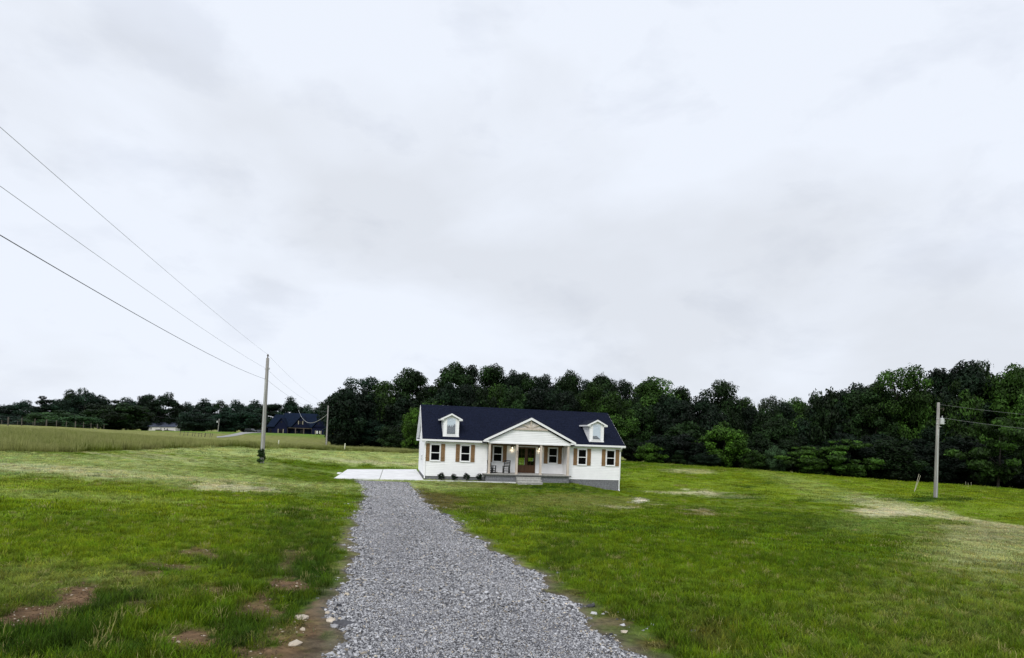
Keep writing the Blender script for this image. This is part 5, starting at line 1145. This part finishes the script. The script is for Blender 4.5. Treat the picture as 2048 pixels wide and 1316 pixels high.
m = MB(); m.box(X2(316), X2(324), -2.2, -.02, -.2, Z2(320, 859.5)); m.bar((X2(316), -2.2, 1.0), (X2(327), -2.2, .9), .12); m.build('porch_deck', mat('dark_deck', (.02,.018,.015), .9), farh)
m = MB(); m.add([(X2(328), -1.5, .1), (X2(333), -1.5, .8), (X2(348), -1.5, .6), (X2(348), -1.5, .2), (X2(328), -.1, .1), (X2(333), -.1, .8), (X2(348), -.1, .6), (X2(348), -.1, .2)], [(0,1,5,4),(1,2,6,5),(2,3,7,6),(3,0,4,7),(0,3,2,1)]); m.build('ramp', mat('dark_ramp', (.03,.03,.028), .9), farh)

# far driveway up to the navy house
def strip(name, top, bot, m_, lift=.05, **kw):
    V = []; n_ = len(top)
    for a_, b_ in zip(top, bot):
        for f_ in (0, .5, 1): x, y = a_[0]+(b_[0]-a_[0])*f_, a_[1]+(b_[1]-a_[1])*f_; V.append((x, y, tz(x, y)+lift))
    Fc = [(3*i+j, 3*i+j+1, 3*i+j+4, 3*i+j+3) for i in range(n_-1) for j in (0, 1)]
    m = MB(); m.add(V, Fc); return m.build(name, m_, None, **kw)
fd_t = [(433,882.3,135),(445,880.5,142),(458,877.5,155),(470,874.5,172),(482,871.2,195),(490,869.3,218),(505,869.4,225),(522,869.8,228),(536,871,228)]
fd_b = [(433,883.3,128),(445,882.6,132),(458,881.3,138),(470,879.6,148),(482,877.8,160),(490,876.8,172),(505,875.6,185),(522,875.2,192),(536,874,205)]
far_drive = strip('far_driveway', [pt(*q) for q in fd_t], [pt(*q) for q in fd_b], mat('pale_far_concrete', (.30,.30,.285), .9), .06, kind='structure')
# ------------------------------------------------------------------ two vehicles by the navy house
M_car = mat('dark_car_paint', (.012,.014,.018), .25, spec=.5); M_tyre = mat('tyre', (.01,.01,.01), .8); M_chr = mat('bright_metal', (.6,.62,.65), .25, metal=.8); M_cg = mat('car_glass', (.03,.035,.04), .15, spec=.4)
def car(p, rz, prof, cab, Lc, label, suv=True):
    e = empty('parked_car', tuple(p), rz, label=label, cat='car', group='dark vehicles parked beside the navy house'); W = .92
    m = MB(); m.prism(prof, -W, W); m.build('body', M_car, e)
    m = MB(); m.prism(cab, -W+.10, W-.10); m.build('cabin_glass', M_cg, e)
    z1 = max(z for _, z in cab); xs = [x for x, z in cab if z > z1-.08]
    m = MB(); m.box(min(xs), max(xs), -W+.14, W-.14, z1, z1+.05); m.build('roof_panel', M_car, e)
    for x in (-Lc*.31, Lc*.31):
        for y in (-W, W-.22):
            m = MB(); n_ = 16; m.prism([(x+.36*math.cos(2*math.pi*i/n_), .36+.36*math.sin(2*math.pi*i/n_)) for i in range(n_)], y-.01, y+.23); wh_ = m.build('wheel', M_tyre, e)
            m = MB(); m.prism([(x+.2*math.cos(2*math.pi*i/n_), .36+.2*math.sin(2*math.pi*i/n_)) for i in range(n_)], y-.03, y+.25); m.build('rim', M_chr, wh_)
    for y in (-.75, .55): m = MB(); m.box(Lc/2-.06, Lc/2+.01, y, y+.22, .75, .88); m.build('headlight', M_chr, e)
    for y in (-.8, .62): m = MB(); m.box(-Lc/2-.01, -Lc/2+.05, y, y+.18, .8, 1.0); m.build('tail_light', mat('red_lens', (.25,.01,.01), .3), e)
    return e
suvp = [(-2.4,.35),(2.4,.35),(2.42,.8),(2.3,1.02),(1.2,1.12),(-2.38,1.14),(-2.45,.7)]
suvc = [(1.15,1.1),(.45,1.72),(-2.0,1.76),(-2.3,1.12)]
q = gp(503, 226); car(q, -.35, suvp, suvc, 4.8, 'dark sport utility vehicle parked on the far driveway, left of the other car')
q = gp(519, 228); car(q, -1.1, [(-2.3,.3),(2.3,.3),(2.32,.7),(2.1,.88),(1.0,.98),(-1.6,1.0),(-2.3,.95)], [(.95,.95),(.25,1.42),(-1.0,1.44),(-1.75,.97)], 4.6, 'dark low car half hidden behind the tall left utility pole')

# ------------------------------------------------------------------ rocks by the drive
M_rk = mat('pale_tan_rock', (.48,.42,.34), .9, noise=(12, .3), bump=(25, .6, .01)); M_rk2 = mat('grey_rock', (.30,.30,.31), .9, noise=(12, .35), bump=(25, .6, .01)); M_rk3 = mat('dark_rock', (.07,.07,.078), .85, noise=(12, .35), bump=(25, .6, .01))
def rock(u, v, wpx, m_, seed, label, flat=.5, group=None):
    p = at(u, v); s = wpx/F*np.linalg.norm(p)/2
    v_, f_, _s = rock_proto(seed, flat); bm = MB(); bm.add([tuple(q*s*1.3) for q in v_], f_); o = bm.build('rock', m_, None, label=label, cat='rock', group=group); o.location = (p[0], p[1], p[2]+s*flat*.45)
    md = o.modifiers.new('rough', 'SUBSURF'); md.subdivision_type = 'SIMPLE'; md.levels = md.render_levels = 1; return o
GRK = 'single rocks beside the driveway'
rock(605, 1237, 26, M_rk, 51, 'flat tan rock on bare soil left of the driveway', .35, GRK); rock(590, 1291, 24, M_rk, 52, 'pale rock on the bare soil near the bottom edge', .4, GRK)
rock(660, 1243, 15, M_rk, 53, 'small pale rock on the left driveway edge, topmost of the three', .6, GRK); rock(668, 1255, 14, M_rk2, 54, 'small grey rock on the left driveway edge', .6, GRK); rock(655, 1228, 11, M_rk, 55, 'smallest pale rock just outside the left driveway edge', .6, GRK)
rock(690, 1250, 34, M_rk3, 56, 'long dark rock half buried in the gravel at the left', .35, GRK); rock(845, 1247, 24, M_rk3, 57, 'dark flat rock in the middle of the gravel', .3, GRK); rock(1180, 1214, 12, M_rk3, 58, 'dark stone on the right driveway edge', .7, GRK)
rock(1248, 1266, 13, M_rk, 59, 'pale stone on the right driveway edge low in the picture', .6, GRK); rock(770, 1222, 22, M_rk3, 60, 'dark stone in the churned gravel', .35, GRK); rock(888, 1031, 9, M_rk3, 61, 'small dark clod on the right driveway edge halfway to the house', .6, GRK)
